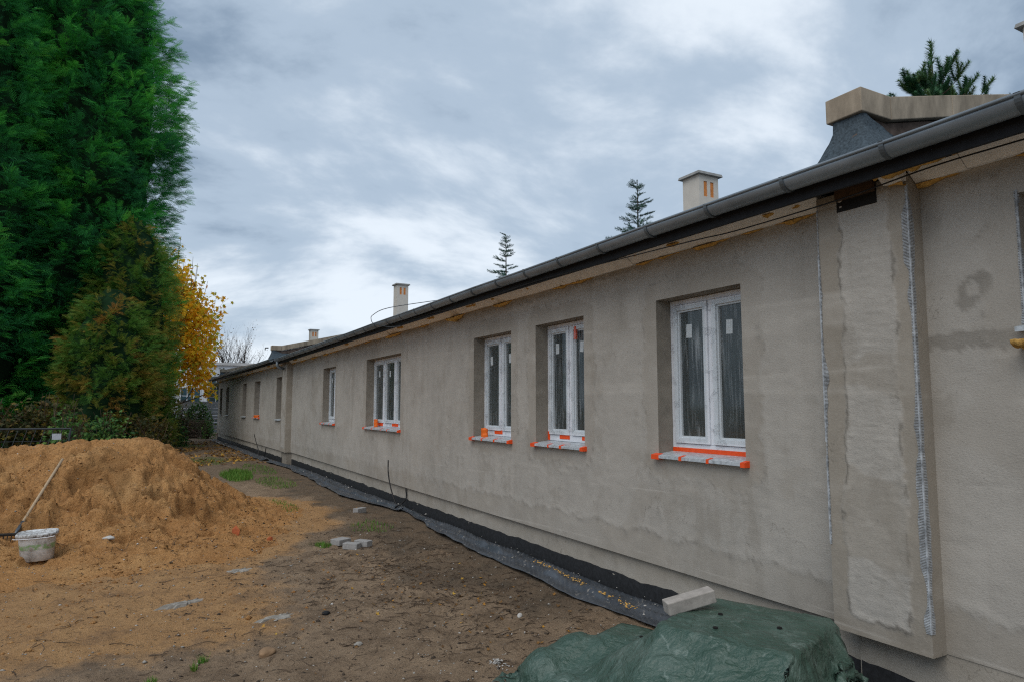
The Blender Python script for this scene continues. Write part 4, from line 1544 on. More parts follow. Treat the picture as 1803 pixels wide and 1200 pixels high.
def leaves_flat(name, x, y, size, label, mat, seed, curl=0.35, zoff=0.008):
    """lobed leaves lying about"""
    r = np.random.default_rng(seed)
    n = len(x)
    a = np.linspace(0, 2 * np.pi, 11)[:-1]
    rad = np.where(np.arange(10) % 2 == 0, 1.0, 0.48)
    T = np.concatenate([[[0, 0, 0]], np.stack([rad * np.cos(a), rad * np.sin(a), 0.30 * (rad - 0.4)], -1)])
    fc = np.array([(0, 1 + k, 1 + (k + 1) % 10) for k in range(10)])
    ang = r.uniform(0, 6.28, n)
    tx = r.normal(0, curl, n)
    ty = r.normal(0, curl, n)
    s = size * r.uniform(0.55, 1.25, n)
    c, sn = np.cos(ang), np.sin(ang)
    X = T[None, :, 0] * (c[:, None]) - T[None, :, 1] * sn[:, None] * 0.75
    Y = T[None, :, 0] * (sn[:, None]) + T[None, :, 1] * c[:, None] * 0.75
    Z = T[None, :, 2] + tx[:, None] * X + ty[:, None] * Y
    V = np.stack([x[:, None] + s[:, None] * X, y[:, None] + s[:, None] * Y, (surf(x, y) + zoff)[:, None] + s[:, None] * (Z + 0.15)], -1)
    F = (fc[None] + 11 * np.arange(n)[:, None, None]).reshape(-1, 3)
    var = np.repeat(r.random(n), 11)
    o = link(name, np_mesh(name, V.reshape(-1, 3), F, False, {'var': var}), M[mat])
    return tag(o, label, 'leaves', None, 'stuff')


n = 5200
x = rng.uniform(0.0, 3.4, n)
y = 22 + 15 * rng.random(n)
k = fbm(x * 0.9, y * 0.5, 4, 800) > 0.25 * rng.normal(size=n) - 0.02
leaves_flat('fallen_leaves', x[k], y[k], 0.058, 'carpet of yellow brown fallen leaves on the path below the maple', 'fallen', 21)
x, y = in_yard(150, 0.8, 3.5, 4.6, 20, 1.3)
leaves_flat('stray_leaves', x, y, 0.019, 'stray yellow leaves scattered over the yard', 'fallen', 22)
x = 2.55 + 0.35 * rng.normal(size=130)
y = 6.0 + 0.8 * rng.normal(size=130)
leaves_flat('leaf_litter', np.minimum(x, 3.4), y, 0.022, 'brown leaf litter on the dark soil beside the membrane', 'fallen', 23)

# twigs and roots
m = MB()
for i in range(1300):
    if i < 850:
        x0 = min(3.4, 2.5 + 0.55 * rng.normal())
        y0 = 6.6 + 1.4 * rng.normal()
    else:
        x0 = rng.uniform(-1.0, 3.3)
        y0 = rng.uniform(3.8, 9.5)
    L = rng.uniform(0.03, 0.16) * (1.8 if rng.random() < 0.1 else 1)
    a = rng.normal(0.5, 0.9)
    pts = []
    for k in range(4):
        t = k / 3
        xx = x0 + math.cos(a) * L * t
        yy = y0 + math.sin(a) * L * t
        a += rng.normal(0, 0.25)
        pts.append((xx, yy, float(surf(np.array(xx), np.array(yy))) + 0.006 + 0.02 * rng.random() * math.sin(t * 3.1)))
    rr = rng.uniform(0.0014, 0.0042)
    m.tube(pts, [rr, rr, rr * 0.8, rr * 0.5], 3, False)
o = m.build('twig_litter', M['twig'])
tag(o, 'thin dark twigs and roots littering the dark soil', 'twigs', None, 'stuff')


def grass(name, spots, label, seed, hgt=0.10):
    r = np.random.default_rng(seed)
    V, var = [], []
    for (cx, cy, rx, ry, n) in spots:
        a = r.uniform(0, 6.28, n)
        q = np.sqrt(r.random(n))
        x = cx + rx * q * np.cos(a)
        y = cy + ry * q * np.sin(a)
        z = surf(x, y) - 0.004
        h = hgt * r.uniform(0.4, 1.2, n)
        d = r.uniform(0, 6.28, n)
        ln = r.uniform(0.1, 0.7, n) * h
        w = 0.0028 + 0.0022 * (cy / 10)
        px, py = -np.sin(d) * w, np.cos(d) * w
        V.append(np.stack([np.stack([x - px, y - py, z], -1), np.stack([x + px, y + py, z], -1),
                           np.stack([x + np.cos(d) * ln, y + np.sin(d) * ln, z + h], -1)], 1))
        var.append(np.repeat(r.random(n), 3))
    V = np.concatenate(V).reshape(-1, 3)
    F = np.arange(len(V)).reshape(-1, 3)
    o = link(name, np_mesh(name, V, F, False, {'var': np.concatenate(var)}), M['grass'])
    return tag(o, label, 'grass', None, 'stuff')


grass('grass_patch', [(2.12, 18.3, 0.36, 1.2, 1500), (2.0, 17.3, 0.2, 0.6, 200), (2.35, 19.3, 0.25, 0.7, 350)], 'bright green patch of grass on the path beyond the sand', 31, 0.12)
grass('grass_wisps', [(2.75, 16.4, 0.4, 1.4, 700), (1.85, 24, 0.7, 1.6, 700), (2.9, 20, 0.35, 2.0, 500), (2.95, 9.7, 0.3, 0.5, 260), (2.2, 12.3, 0.2, 0.8, 200), (1.5, 33, 1.0, 1.5, 500)],
      'thin wisps of grass along the path', 32, 0.06)
grass('grass_tuft', [(2.05, 8.72, 0.10, 0.14, 260)], 'small grass tuft between the sand foot and the paving blocks', 33, 0.05)
grass('grass_tuft', [(0.44, 5.24, 0.03, 0.03, 50), (0.38, 5.15, 0.02, 0.02, 26)], 'tiny green grass tuft on bare earth, front left', 34, 0.06)
grass('grass_tuft', [(0.13, 5.02, 0.035, 0.03, 50)], 'tiny grass tuft nearest the bottom edge on the left', 35, 0.045)

# ------------------------------------------------------------------ bucket and rake
def bucket():
    bx_, by_ = -0.93, 9.14
    gz = ground_h(bx_, by_) - 0.015
    t = thing('bucket', 'dirty white plastic bucket standing at the foot of the sand heap', 'bucket', (bx_, by_, gz))

    def ring(rx, ry, z, n=40, p=3.2):
        out = []
        for k in range(n):
            w = 2 * math.pi * k / n
            c, s = math.cos(w), math.sin(w)
            d = (abs(c) ** p + abs(s) ** p) ** (-1 / p)
            out.append((rx * c * d, ry * s * d, z))
        return out

    def loft(rings, name, mat, cap0=True, cap1=True):
        m = MB()
        n = len(rings[0])
        for r_ in rings:
            m.v += r_
        for i in range(len(rings) - 1):
            for k in range(n):
                k2 = (k + 1) % n
                m.f.append((i * n + k, i * n + k2, (i + 1) * n + k2, (i + 1) * n + k))
        if cap0:
            m.f.append(tuple(reversed(range(n))))
        if cap1:
            m.f.append(tuple((len(rings) - 1) * n + k for k in range(n)))
        me = m.mesh(name, True)
        o = bpy.data.objects.new(name, me)
        COL.objects.link(o)
        me.materials.append(mat)
        o.parent = t
        return o
    loft([ring(0.135, 0.105, 0.0), ring(0.148, 0.115, 0.006), ring(0.168, 0.13, 0.26), ring(0.171, 0.133, 0.285)], 'bucket_body', M['bucket'])
    loft([ring(0.172, 0.134, 0.255), ring(0.190, 0.150, 0.257), ring(0.192, 0.152, 0.29), ring(0.186, 0.147, 0.298), ring(0.172, 0.134, 0.298), ring(0.168, 0.130, 0.288)], 'bucket_lid', M['lid'], False, True)
    h = MB()
    pts = [(0.192 * math.cos(a), -0.155 - 0.01 * math.sin(a), 0.268 - 0.012 * math.sin(a)) for a in np.linspace(0.15, math.pi - 0.15, 12)]
    h.tube(pts, 0.004, 6)
    o = bpy.data.objects.new('bucket_handle', h.mesh('bucket_handle'))
    COL.objects.link(o)
    o.data.materials.append(M['pvc_edge'])
    o.parent = t
    t.rotation_euler = (R(2), R(-2), R(-6))


tl = NT('splashed_lid')
nn = tl.noise(28, 5, 0.75)
tl.color(tl.ramp(nn, [(0.40, (0.13, 0.11, 0.09)), (0.50, (0.45, 0.45, 0.44)), (0.62, (0.66, 0.68, 0.69))])).rough(0.6)
M['lid'] = tl.m
bucket()

rk = thing('rake', 'long wooden-handled rake with a dark toothed head leaning on the sand', 'rake', (-1.22, 9.75, ground_h(-1.22, 9.75)))
hb = Vector((-1.215, 9.72, ground_h(-1.215, 9.72) + 0.055))
ht = Vector((-0.93, 11.25, ground_h(-0.93, 11.25) + 0.14))
MB().tube([hb + (ht - hb) * t for t in (0.08, 0.35, 0.7, 1.0)], [0.0165, 0.0175, 0.0175, 0.0165], 10).build('handle', M['wood'], rk, True)
MB().tube([hb, hb + (ht - hb) * 0.04, hb + (ht - hb) * 0.14], [0.012, 0.021, 0.021], 10).build('ferrule', M['greywire'], rk, True)
hd = Vector((0.95, -0.18, 0)).normalized()
up_ = Vector((0, 0, 1))
m = MB()
m.tube([hb - hd * 0.62 + up_ * 0.0, hb + hd * 0.22], 0.018, 6)
m.build('head', M['darkwood'], rk)
m = MB()
for k in range(22):
    p = hb - hd * 0.61 + hd * (k * 0.0385)
    m.tube([p, p + Vector((0, -0.03, -0.045)), p + Vector((0, -0.045, -0.075))], [0.006, 0.005, 0.003], 5)
m.build('teeth', M['darkwood'], rk)


# ------------------------------------------------------------------ tarpaulin draped over a stack
def drape():
    nu, nv = 128, 106
    sp = 0.0235
    ang = math.atan2(0.24, 0.60)
    cu = np.array([math.cos(ang), math.sin(ang)])
    cv = np.array([-math.sin(ang), math.cos(ang)])
    c0 = np.array([2.66, 3.00])
    U = (np.arange(nu) - nu / 2) * sp
    Vv = (np.arange(nv) - nv / 2) * sp
    UU, VV = np.meshgrid(U, Vv, indexing='ij')
    P = np.zeros((nu, nv, 3))
    P[..., 0] = c0[0] + (UU * cu[0] + VV * cv[0]) * 0.905
    P[..., 1] = c0[1] + (UU * cu[1] + VV * cv[1]) * 0.905
    P[..., 2] = 0.60 + 0.030 * fbm(UU * 2.5, VV * 2.5, 3, 900) + 0.01 * fbm(UU * 9, VV * 9, 2, 905)
    Q = P.copy()
    bc = np.array([2.97, 2.79])
    boxes = [(bc, 0.375, 0.37, 0.52, 0.018)]
    spheres = [((2.30, 3.80, 0.02), 0.17), ((2.52, 3.78, 0.06), 0.19), ((2.68, 3.62, 0.08), 0.20), ((2.22, 3.45, 0.0), 0.16)]

    def collide(P):
        sh = P.shape
        X = P.reshape(-1, 3)
        for (c, hu, hv, hz, rd) in boxes:
            dx = X[:, 0] - c[0]
            dy = X[:, 1] - c[1]
            q = np.stack([dx * cu[0] + dy * cu[1], dx * cv[0] + dy * cv[1], X[:, 2] - hz / 2], -1)
            b = np.array([hu, hv, hz / 2]) - rd
            a = np.abs(q) - b
            ao = np.maximum(a, 0)
            lo = np.linalg.norm(ao, axis=1)
            ins = np.minimum(a.max(1), 0)
            sdv = lo + ins - rd - 0.006
            hit = sdv < 0
            if hit.any():
                g = np.where(lo[:, None] > 1e-6, ao / np.maximum(lo, 1e-6)[:, None], (a == a.max(1, keepdims=True)) * 1.0)
                g = g * np.sign(q)
                gx_ = g[:, 0:1] * cu[None] + g[:, 1:2] * cv[None]
                G = np.concatenate([gx_, g[:, 2:3]], 1)
                X[hit] -= (sdv[:, None] * G)[hit]
        for (c, r_) in spheres:
            d = X - np.array(c)
            L = np.linalg.norm(d, axis=1)
            hit = L < r_
            X[hit] = np.array(c) + d[hit] / L[hit][:, None] * r_
        gz = base_h(X[:, 0], X[:, 1]) + 0.010
        du = (X[:, 0] - bc[0]) * cu[0] + (X[:, 1] - bc[1]) * cu[1]
        dv = (X[:, 0] - bc[0]) * cv[0] + (X[:, 1] - bc[1]) * cv[1]
        over = np.where(dv > 0, 0.70 * np.maximum(0, dv - 0.33), 2.2 * np.maximum(0, -0.36 - dv))
        ramp_ = 0.525 - over - 0.62 * np.maximum(0, -0.33 - du)
        ramp_ = np.where((du < 0.30) & (dv > -0.60) & ((np.abs(dv) > 0.30) | (du < -0.28)), ramp_, 0)
        X[:, 2] = np.maximum(X[:, 2], ramp_)
        low = X[:, 2] < gz
        X[low, 2] = gz[low]
        return X.reshape(sh), low.reshape(sh[:2])

    def con(P, a, b, L, k):
        d = P[b] - P[a]
        l = np.linalg.norm(d, axis=-1, keepdims=True)
        c = d * (0.5 * k * (l - L) / np.maximum(l, 1e-9))
        P[a] += c
        P[b] -= c
    s0 = slice(None)
    sets = []
    for st in (0, 1):
        A = slice(st, nu - 1, 2)
        B = slice(st + 1, nu, 2)
        n = min(len(range(nu)[A]), len(range(nu)[B]))
        sets.append(((slice(st, st + 2 * n - 1, 2), s0), (slice(st + 1, st + 2 * n, 2), s0), sp))
        n = min(len(range(nv)[slice(st, nv - 1, 2)]), len(range(nv)[slice(st + 1, nv, 2)]))
        sets.append(((s0, slice(st, st + 2 * n - 1, 2)), (s0, slice(st + 1, st + 2 * n, 2)), sp))
    dg = sp * math.sqrt(2)
    for st in (0, 1):
        n = (nu - st) // 2
        sets.append(((slice(st, st + 2 * n - 1, 2), slice(0, nv - 1)), (slice(st + 1, st + 2 * n, 2), slice(1, nv)), dg))
        sets.append(((slice(st, st + 2 * n - 1, 2), slice(1, nv)), (slice(st + 1, st + 2 * n, 2), slice(0, nv - 1)), dg))
    dt = 1 / 60
    for it in range(210):
        vel = (P - Q) * 0.975
        sp_ = np.linalg.norm(vel, axis=-1, keepdims=True)
        vel = vel * np.minimum(1, 0.02 / np.maximum(sp_, 1e-9))
        Q = P.copy()
        P = P + vel
        P[..., 2] -= 9.8 * dt * dt * 0.55
        for j in range(7):
            for (a, b, L) in sets:
                con(P, a, b, L, 0.9 if L == sp else 0.5)
            if j in (2, 6):
                P, low = collide(P)
        # friction
        Q[low] = P[low]
        tch = P[..., 2] > 0.47
        Q[tch] = Q[tch] * 0.4 + P[tch] * 0.6
    for _ in range(0):
        S = P.copy()
        S[1:-1, 1:-1] = 0.5 * P[1:-1, 1:-1] + 0.125 * (P[:-2, 1:-1] + P[2:, 1:-1] + P[1:-1, :-2] + P[1:-1, 2:])
        P = S
    # sharp creases pressed into the sheet
    du = np.gradient(P, axis=0)
    dv = np.gradient(P, axis=1)
    N = np.cross(du, dv)
    N /= np.maximum(np.linalg.norm(N, axis=-1, keepdims=True), 1e-9)
    cr = np.zeros(P.shape[:2])
    rq = np.random.default_rng(77)
    wx_ = 0.10 * fbm(UU * 1.6, VV * 1.6, 2, 951)
    wy_ = 0.10 * fbm(UU * 1.6, VV * 1.6, 2, 955)
    for i in range(16):
        th_ = rq.uniform(0, math.pi)
        fq = rq.uniform(1.3, 5.0)
        ph = (((UU + wx_) * math.cos(th_) + (VV + wy_) * math.sin(th_)) * fq + rq.random()) % 1.0
        tri_ = np.abs(ph - 0.5) * 2
        mask = sm(-0.1, 0.35, fbm(UU * 1.3 + 5 * i, VV * 1.3, 2, 960 + i))
        cr += mask * (0.020 / fq) * np.exp(-(1 - tri_) / 0.10) * rq.choice([1, 1, -0.7])
    P = P + N * cr[..., None]
    return P, nu, nv


TP, nu, nv = drape()
tt = thing('tarpaulin', 'green tarpaulin draped over a stack at the wall foot', 'tarpaulin', (2.9, 2.8, 0.0))
to = link('sheet', np_mesh('sheet', TP.reshape(-1, 3), grid_faces(nu, nv), True), M['tarp'], tt)
sb = to.modifiers.new('smooth', 'SUBSURF')
sb.levels = 0
sb.render_levels = 0
s_ = to.modifiers.new('thick', 'SOLIDIFY')
s_.thickness = 0.003
for (ex_, ey_) in ((2.93, 2.95), (3.02, 2.62), (2.72, 2.78), (2.60, 3.25)):
    dq = np.hypot(TP[..., 0] - ex_, TP[..., 1] - ey_) - TP[..., 2] * 0.3
    iq = np.unravel_index(np.argmin(dq), dq.shape)
    c_ = Vector(TP[iq]) + Vector((0, 0, 0.006))
    q = MB()
    q.tube([c_ + Vector((0.011 * math.cos(w), 0.011 * math.sin(w), 0)) for w in np.linspace(0, 2 * math.pi, 11)], 0.004, 5)
    q.build('eyelet', M['black'], tt)
ztop = float(np.max(TP[..., 2][(np.hypot(TP[..., 0] - 2.86, TP[..., 1] - 3.10) < 0.12)]))
block('pale concrete block lying tilted on top of the green tarpaulin', (2.86, 3.11, ztop + 0.012), (0.30, 0.085, 0.075), -0.30, (R(4), R(-12)), 'block2', name='loose_block')

# hidden-looking but real: the stack under the tarpaulin
m = MB()
cu = (math.cos(math.atan2(0.24, 0.60)), math.sin(math.atan2(0.24, 0.60)))


# ------------------------------------------------------------------ vegetation
def frond_template(nb=9, droop=0.25, wid=0.42):
    """flat feathery conifer spray along +X, one unit long"""
    V, F = [], []

    def tri(a, b, c):
        n = len(V)
        V.extend([a, b, c])
        F.append((n, n + 1, n + 2))

    def zz(x):
        return -droop * x * x
    tri((0, -0.016, 0), (0, 0.016, 0), (1, 0, zz(1)))
    for k in range(nb):
        t = 0.08 + 0.86 * k / nb
        L = wid * (1 - t * 0.72) * (0.7 + 0.3 * math.sin(math.pi * min(1, t * 1.3)))
        for sgn in (-1, 1):
            tx = t + (0.04 if sgn > 0 else 0)
            a = math.radians(40)
            ex, ey = tx + L * math.cos(a), sgn * L * math.sin(a)
            w = 0.030
            tri((tx - w, 0, zz(tx)), (tx + w, 0, zz(tx)), (ex, ey, zz(tx) - 0.10 * L - 0.03 * sgn))
            # secondary blade
            mx, my = tx + 0.45 * L * math.cos(a), sgn * 0.45 * L * math.sin(a)
            tri((mx - 0.02, my - 0.02 * sgn, zz(tx)), (mx + 0.02, my + 0.02 * sgn, zz(tx)), (mx + 0.40 * L, my + 0.05 * sgn, zz(tx) - 0.10 * L))
    return np.array(V, float), np.array(F)


def brush_template(n=46, seed=1, spread=0.16):
    """bottle-brush shoot of needles along +X"""
    r = np.random.default_rng(seed)
    V, F = [], []
    for k in range(n):
        t = k / n
        a = r.uniform(0, 6.28)
        L = spread * r.uniform(0.8, 1.2) * (1 - 0.35 * t)
        b = np.array([t, 0, 0])
        e_ = np.array([t + L * 0.75, L * math.cos(a), L * math.sin(a)])
        p = np.array([0.5, -math.sin(a), math.cos(a)]) * 0.018
        i = len(V)
        V += [b - p, b + p, e_]
        F.append((i, i + 1, i + 2))
    i = len(V)
    V += [np.array([0, -0.02, 0]), np.array([0, 0.02, 0]), np.array([1, 0, 0])]
    F.append((i, i + 1, i + 2))
    return np.array(V), np.array(F)


def place(T, TF, pos, dirs, ups, size, var, jitter=None):
    """instance a template: +X along dirs, +Z about ups; returns V, F, var arrays"""
    d = dirs / np.linalg.norm(dirs, axis=1, keepdims=True)
    s = np.cross(ups, d)
    s /= np.maximum(np.linalg.norm(s, axis=1, keepdims=True), 1e-6)
    u = np.cross(d, s)
    V = (T[None, :, 0, None] * d[:, None] + T[None, :, 1, None] * s[:, None] + T[None, :, 2, None] * u[:, None]) * size[:, None, None] + pos[:, None]
    n = len(pos)
    F = (TF[None] + len(T) * np.arange(n)[:, None, None]).reshape(-1, 3)
    return V.reshape(-1, 3), F, np.repeat(var, len(T))


FROND, FRF = frond_template()
FROND2, FRF2 = frond_template(6, 0.30, 0.55)


def conifer(label, base, prof, n_br, per, fsize, seed, mat, cam_bias=True, name='cypress_tree', tmpl=(FROND, FRF), rise=0.35, var_lo=0.0, zmin=0.3, blen=1.1, group='conifers behind the sand', brown=0.0, yel=0.0):
    """prof: list (z, radius)"""
    r = np.random.default_rng(seed)
    t = thing(name, label, 'tree', base, group)
    zs = np.array([p[0] for p in prof], float)
    rs = np.array([p[1] for p in prof], float)
    H = zs[-1]
    # trunk
    m = MB()
    b = Vector(base)
    m.tube([b + Vector((0, 0, -0.2)), b + Vector((0, 0, H * 0.5)), b + Vector((0, 0, H * 0.97))], [0.035 * H * 0.5, 0.02 * H * 0.5, 0.02], 10)
    m.build('trunk', M['bark'], t, True)
    # lumpy dark hull added inside the crown to block the view through
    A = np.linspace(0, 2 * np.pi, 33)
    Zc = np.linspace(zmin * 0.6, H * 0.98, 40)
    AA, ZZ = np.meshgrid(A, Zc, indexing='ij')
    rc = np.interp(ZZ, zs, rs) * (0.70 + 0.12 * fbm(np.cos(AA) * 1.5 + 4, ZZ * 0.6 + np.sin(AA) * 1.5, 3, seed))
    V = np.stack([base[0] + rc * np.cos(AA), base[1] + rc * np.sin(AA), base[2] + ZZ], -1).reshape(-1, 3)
    link('inner_hull', np_mesh('inner_hull', V, grid_faces(33, 40), True), M['cypress_core'], t)
    # branch tips over the crown surface
    w = np.interp(np.linspace(zmin, H, 400), zs, rs)
    cdf = np.cumsum(w)
    cdf /= cdf[-1]
    bz = np.interp(r.random(n_br), cdf, np.linspace(zmin, H, 400))
    toc = math.atan2(-base[1], -base[0])
    if cam_bias:
        ba = toc + np.where(r.random(n_br) < 0.86, r.uniform(-1.9, 1.9, n_br), r.uniform(-3.14, 3.14, n_br))
    else:
        ba = r.uniform(-3.14, 3.14, n_br)
    lump = 1 + 0.30 * fbm(np.cos(ba) * 2 + 7, bz * 0.55 + np.sin(ba) * 2, 3, seed + 3)
    br = np.interp(bz, zs, rs) * lump * r.uniform(0.86, 1.04, n_br)
    tone = np.clip(0.5 + 0.55 * fbm(np.cos(ba) * 2.5, bz * 0.8 + np.sin(ba) * 2, 2, seed + 9) + r.normal(0, 0.13, n_br), 0, 1)
    out = np.stack([np.cos(ba), np.sin(ba), np.full(n_br, rise)], -1)
    out += r.normal(0, 0.18, (n_br, 3))
    out /= np.linalg.norm(out, axis=1, keepdims=True)
    tip = np.stack([base[0] + br * np.cos(ba), base[1] + br * np.sin(ba), base[2] + bz], -1)
    # sprays along each branch
    k = r.random((n_br, per)) ** 0.8
    q = tip[:, None] - out[:, None] * (k[..., None] * blen * r.uniform(0.8, 1.2, (n_br, 1, 1)))
    q[..., 2] -= (0.10 * k) * blen
    side = r.normal(0, 1, (n_br, per, 3)) * np.array([1, 1, 0.75])
    d = out[:, None] * 0.95 + side * (0.25 + 0.45 * k[..., None])
    q = q + side * 0.10 * blen * k[..., None] ** 0.5
    ups = np.array([0, 0, 1.0]) + r.normal(0, 0.45, (n_br * per, 3))
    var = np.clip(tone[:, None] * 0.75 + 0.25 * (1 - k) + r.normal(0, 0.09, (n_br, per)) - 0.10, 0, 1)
    if brown:
        bmask = fbm(np.cos(ba) * 1.7 + 2, bz * 0.9 + np.sin(ba), 3, seed + 21)
        var = np.clip(var * 0.62 + (0.40 * sm(-0.05, 0.35, bmask) * brown)[:, None] + 0.12 * r.random((n_br, per)), 0, 1)
    size = fsize * r.uniform(0.65, 1.3, n_br * per)
    V, F, va = place(tmpl[0], tmpl[1], q.reshape(-1, 3), d.reshape(-1, 3), ups, size, var.ravel())
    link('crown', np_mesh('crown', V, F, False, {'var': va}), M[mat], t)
    return t


conifer('tallest dark green cypress rising out of the top of the picture', (-3.1, 35.0, 0), [(0, 3.3), (3, 3.8), (8, 4.05), (14, 4.05), (17, 3.7), (20, 3.05), (23, 2.0), (26, 0.1)], 2100, 17, 0.46, 71, 'cypress', tmpl=(FROND2, FRF2), blen=0.95)
conifer('dark green cypress cut off by the left edge of the picture', (-6.9, 31.5, 0), [(0, 3.4), (4, 3.6), (10, 3.5), (16, 3.0), (21, 1.9), (25, 0.1)], 1500, 16, 0.45, 72, 'cypress', tmpl=(FROND2, FRF2), blen=0.95)
conifer('tall yellow-green thuja browning at its tip, beside the maple', (-0.55, 31.5, 0), [(0, 1.6), (1.2, 1.75), (3, 1.8), (5, 1.78), (6.6, 1.62), (8.2, 1.15), (9.0, 0.6), (9.4, 0.1)], 700, 16, 0.30, 73, 'thuja', name='thuja_tree', tmpl=(FROND2, FRF2), brown=0.62, blen=0.6)
conifer('low rounded olive brown thuja in front of the taller one', (-1.15, 29.0, 0), [(0, 1.5), (1.0, 1.7), (2.6, 1.75), (4.2, 1.55), (5.4, 1.05), (6.1, 0.2)], 500, 16, 0.29, 74, 'thuja', name='thuja_tree', tmpl=(FROND2, FRF2), brown=0.80, blen=0.55)


def limb(m, p, d, L, r0, depth, tips, r, spread=0.6, up=0.25, nseg=4):
    pts = [p.copy()]
    dd = d.copy()
    for k in range(nseg):
        dd = (dd + Vector((r.normal(0, 0.12), r.normal(0, 0.12), r.normal(0, 0.06) + up * 0.12))).normalized()
        pts.append(pts[-1] + dd * (L / nseg))
    rad = [r0 * (1 - 0.55 * k / nseg) for k in range(nseg + 1)]
    m.tube(pts, rad, 6 if r0 > 0.03 else 4, False)
    if depth == 0:
        tips.append((pts[-1], dd, pts))
        return
    nb = 3 if depth > 1 else 4
    for k in range(nb):
        i = nseg - (k % 3) if k else nseg
        i = max(1, i)
        nd = (dd + Vector((r.normal(0, spread), r.normal(0, spread), r.normal(0, spread * 0.6) + up))).normalized()
        limb(m, pts[i], nd, L * r.uniform(0.55, 0.8), rad[i] * 0.72, depth - 1, tips, r, spread, up, nseg)


def leaf_cloud(pos, size, r, n_each, spread, droop=0.4):
    a = np.linspace(0, 2 * np.pi, 11)[:-1]
    rad = np.where(np.arange(10) % 2 == 0, 1.0, 0.5)
    T = np.concatenate([[[0.5, 0, 0.06]], np.stack([0.5 + 0.5 * rad * np.cos(a), 0.5 * rad * np.sin(a), -0.12 * rad], -1)])
    TF = np.array([(0, 1 + k, 1 + (k + 1) % 10) for k in range(10)])
    P = np.repeat(np.array(pos), n_each, 0)
    P = P + r.normal(0, spread, P.shape)
    n = len(P)
    d = r.normal(0, 1, (n, 3)) + np.array([0, 0, -droop])
    ups = r.normal(0, 0.6, (n, 3)) + np.array([0, 0, 1])
    return place(T, TF, P, d, ups, size * r.uniform(0.6, 1.25, n), r.random(n))


def maple():
    r = np.random.default_rng(81)
    base = (1.25, 44.0, 0)
    t = thing('maple_tree', 'maple with orange yellow autumn leaves beyond the far end of the building', 'tree', base)
    m = MB()
    b = Vector(base)
    m.tube([b, b + Vector((0.05, 0, 1.5)), b + Vector((0.0, 0, 3.2))], [0.17, 0.14, 0.11], 9, False)
    tips = []
    for k in range(13):
        a = k * 2.4
        z = 1.6 + 0.28 * k
        out = 0.95 if k < 8 else 0.45
        limb(m, b + Vector((0, 0, min(z, 3.2))), Vector((math.cos(a) * out, math.sin(a) * out, 0.45 + 0.07 * k)).normalized(), 1.7 + (0.2 * k if k > 5 else 0.0), 0.06, 2, tips, r, 0.42, 0.16)
    # bare leading shoots above the crown
    lead = []
    for k in range(22):
        a = r.uniform(0, 6.28)
        q = r.uniform(0.2, 1.9)
        p = b + Vector((q * math.cos(a), q * math.sin(a), 7.2 + r.uniform(0, 1.6) - q * 0.5))
        e_ = p + Vector((0.35 * q * math.cos(a) + r.normal(0, 0.2), 0.35 * q * math.sin(a), r.uniform(1.6, 3.2)))
        m.tube([p, (p + e_) / 2 + Vector((r.normal(0, 0.06), 0, 0)), e_], [0.022, 0.015, 0.008], 4, False)
        lead.append(e_)
    m.build('trunk', M['bark'], t, True)
    pos = []
    # fill the crown volume unevenly around the twigs
    for (p, d, pts) in tips:
        for q in pts[1:]:
            pos.append(tuple(q))
    pos = np.array(pos)
    rel = (pos - np.array(base) - np.array([0, 0, 6.0])) / np.array([2.85, 2.85, 4.4])
    pos = pos[(rel ** 2).sum(1) < 1.25]
    ex = []
    while len(ex) < 2000:
        v = r.normal(0, 1, 3)
        v = v / np.linalg.norm(v) * r.random() ** 0.45
        cone = 1.0 - 0.45 * max(0, v[2])
        ex.append((base[0] + v[0] * 2.75 * cone, base[1] + v[1] * 2.75 * cone, 6.3 + v[2] * 3.6))
    ex = np.array(ex)
    gap = fbm(ex[:, 0] * 1.1, ex[:, 2] * 1.1 + ex[:, 1], 3, 820)
    ex = ex[gap > -0.10]
    P = np.concatenate([pos[r.permutation(len(pos))[:700]], ex])
    V, F, va = leaf_cloud(P, 0.29, r, 6, 0.22)
    V2, F2, va2 = leaf_cloud(np.array([tuple(q) for q in lead[:9]]), 0.30, r, 2, 0.06)
    F2 = F2 + len(V)
    link('crown', np_mesh('crown', np.concatenate([V, V2]), np.concatenate([F, F2]), False, {'var': np.concatenate([va, va2 * 0.3])}), M['maple'], t)


maple()


def shrub(label, base, rx, ry, h, n, lsize, mat, seed, name='shrub', twigs=24, group='undergrowth below the trees', hollow=0.3):
    r = np.random.default_rng(seed)
    t = thing(name, label, 'shrub', base, group)
    m = MB()
    b = Vector(base)
    for k in range(twigs):
        a = r.uniform(0, 6.28)
        q = r.random() ** 0.5
        e_ = b + Vector((rx * q * math.cos(a), ry * q * math.sin(a), h * r.uniform(0.6, 1.08)))
        mid = b + (e_ - b) * 0.5 + Vector((r.normal(0, 0.1), r.normal(0, 0.1), 0.1))
        m.tube([b + Vector((0.2 * rx * math.cos(a), 0.2 * ry * math.sin(a), -0.05)), mid, e_], [0.018, 0.012, 0.005], 4, False)
    m.build('stems', M['twig'], t)
    v = r.normal(0, 1, (n, 3))
    v /= np.linalg.norm(v, axis=1, keepdims=True)
    v *= (hollow + (1 - hollow) * r.random((n, 1)) ** 0.5)
    v[:, 2] = np.abs(v[:, 2])
    P = np.array(base) + v * np.array([rx, ry, h])
    g = fbm(P[:, 0] * 2.2 + P[:, 1], P[:, 2] * 2.2, 3, seed)
    P = P[g > -0.22]
    V, F, va = leaf_cloud(P, lsize, r, 4, 0.09)
    link('crown', np_mesh('crown', V, F, False, {'var': va}), M[mat], t)
    return t


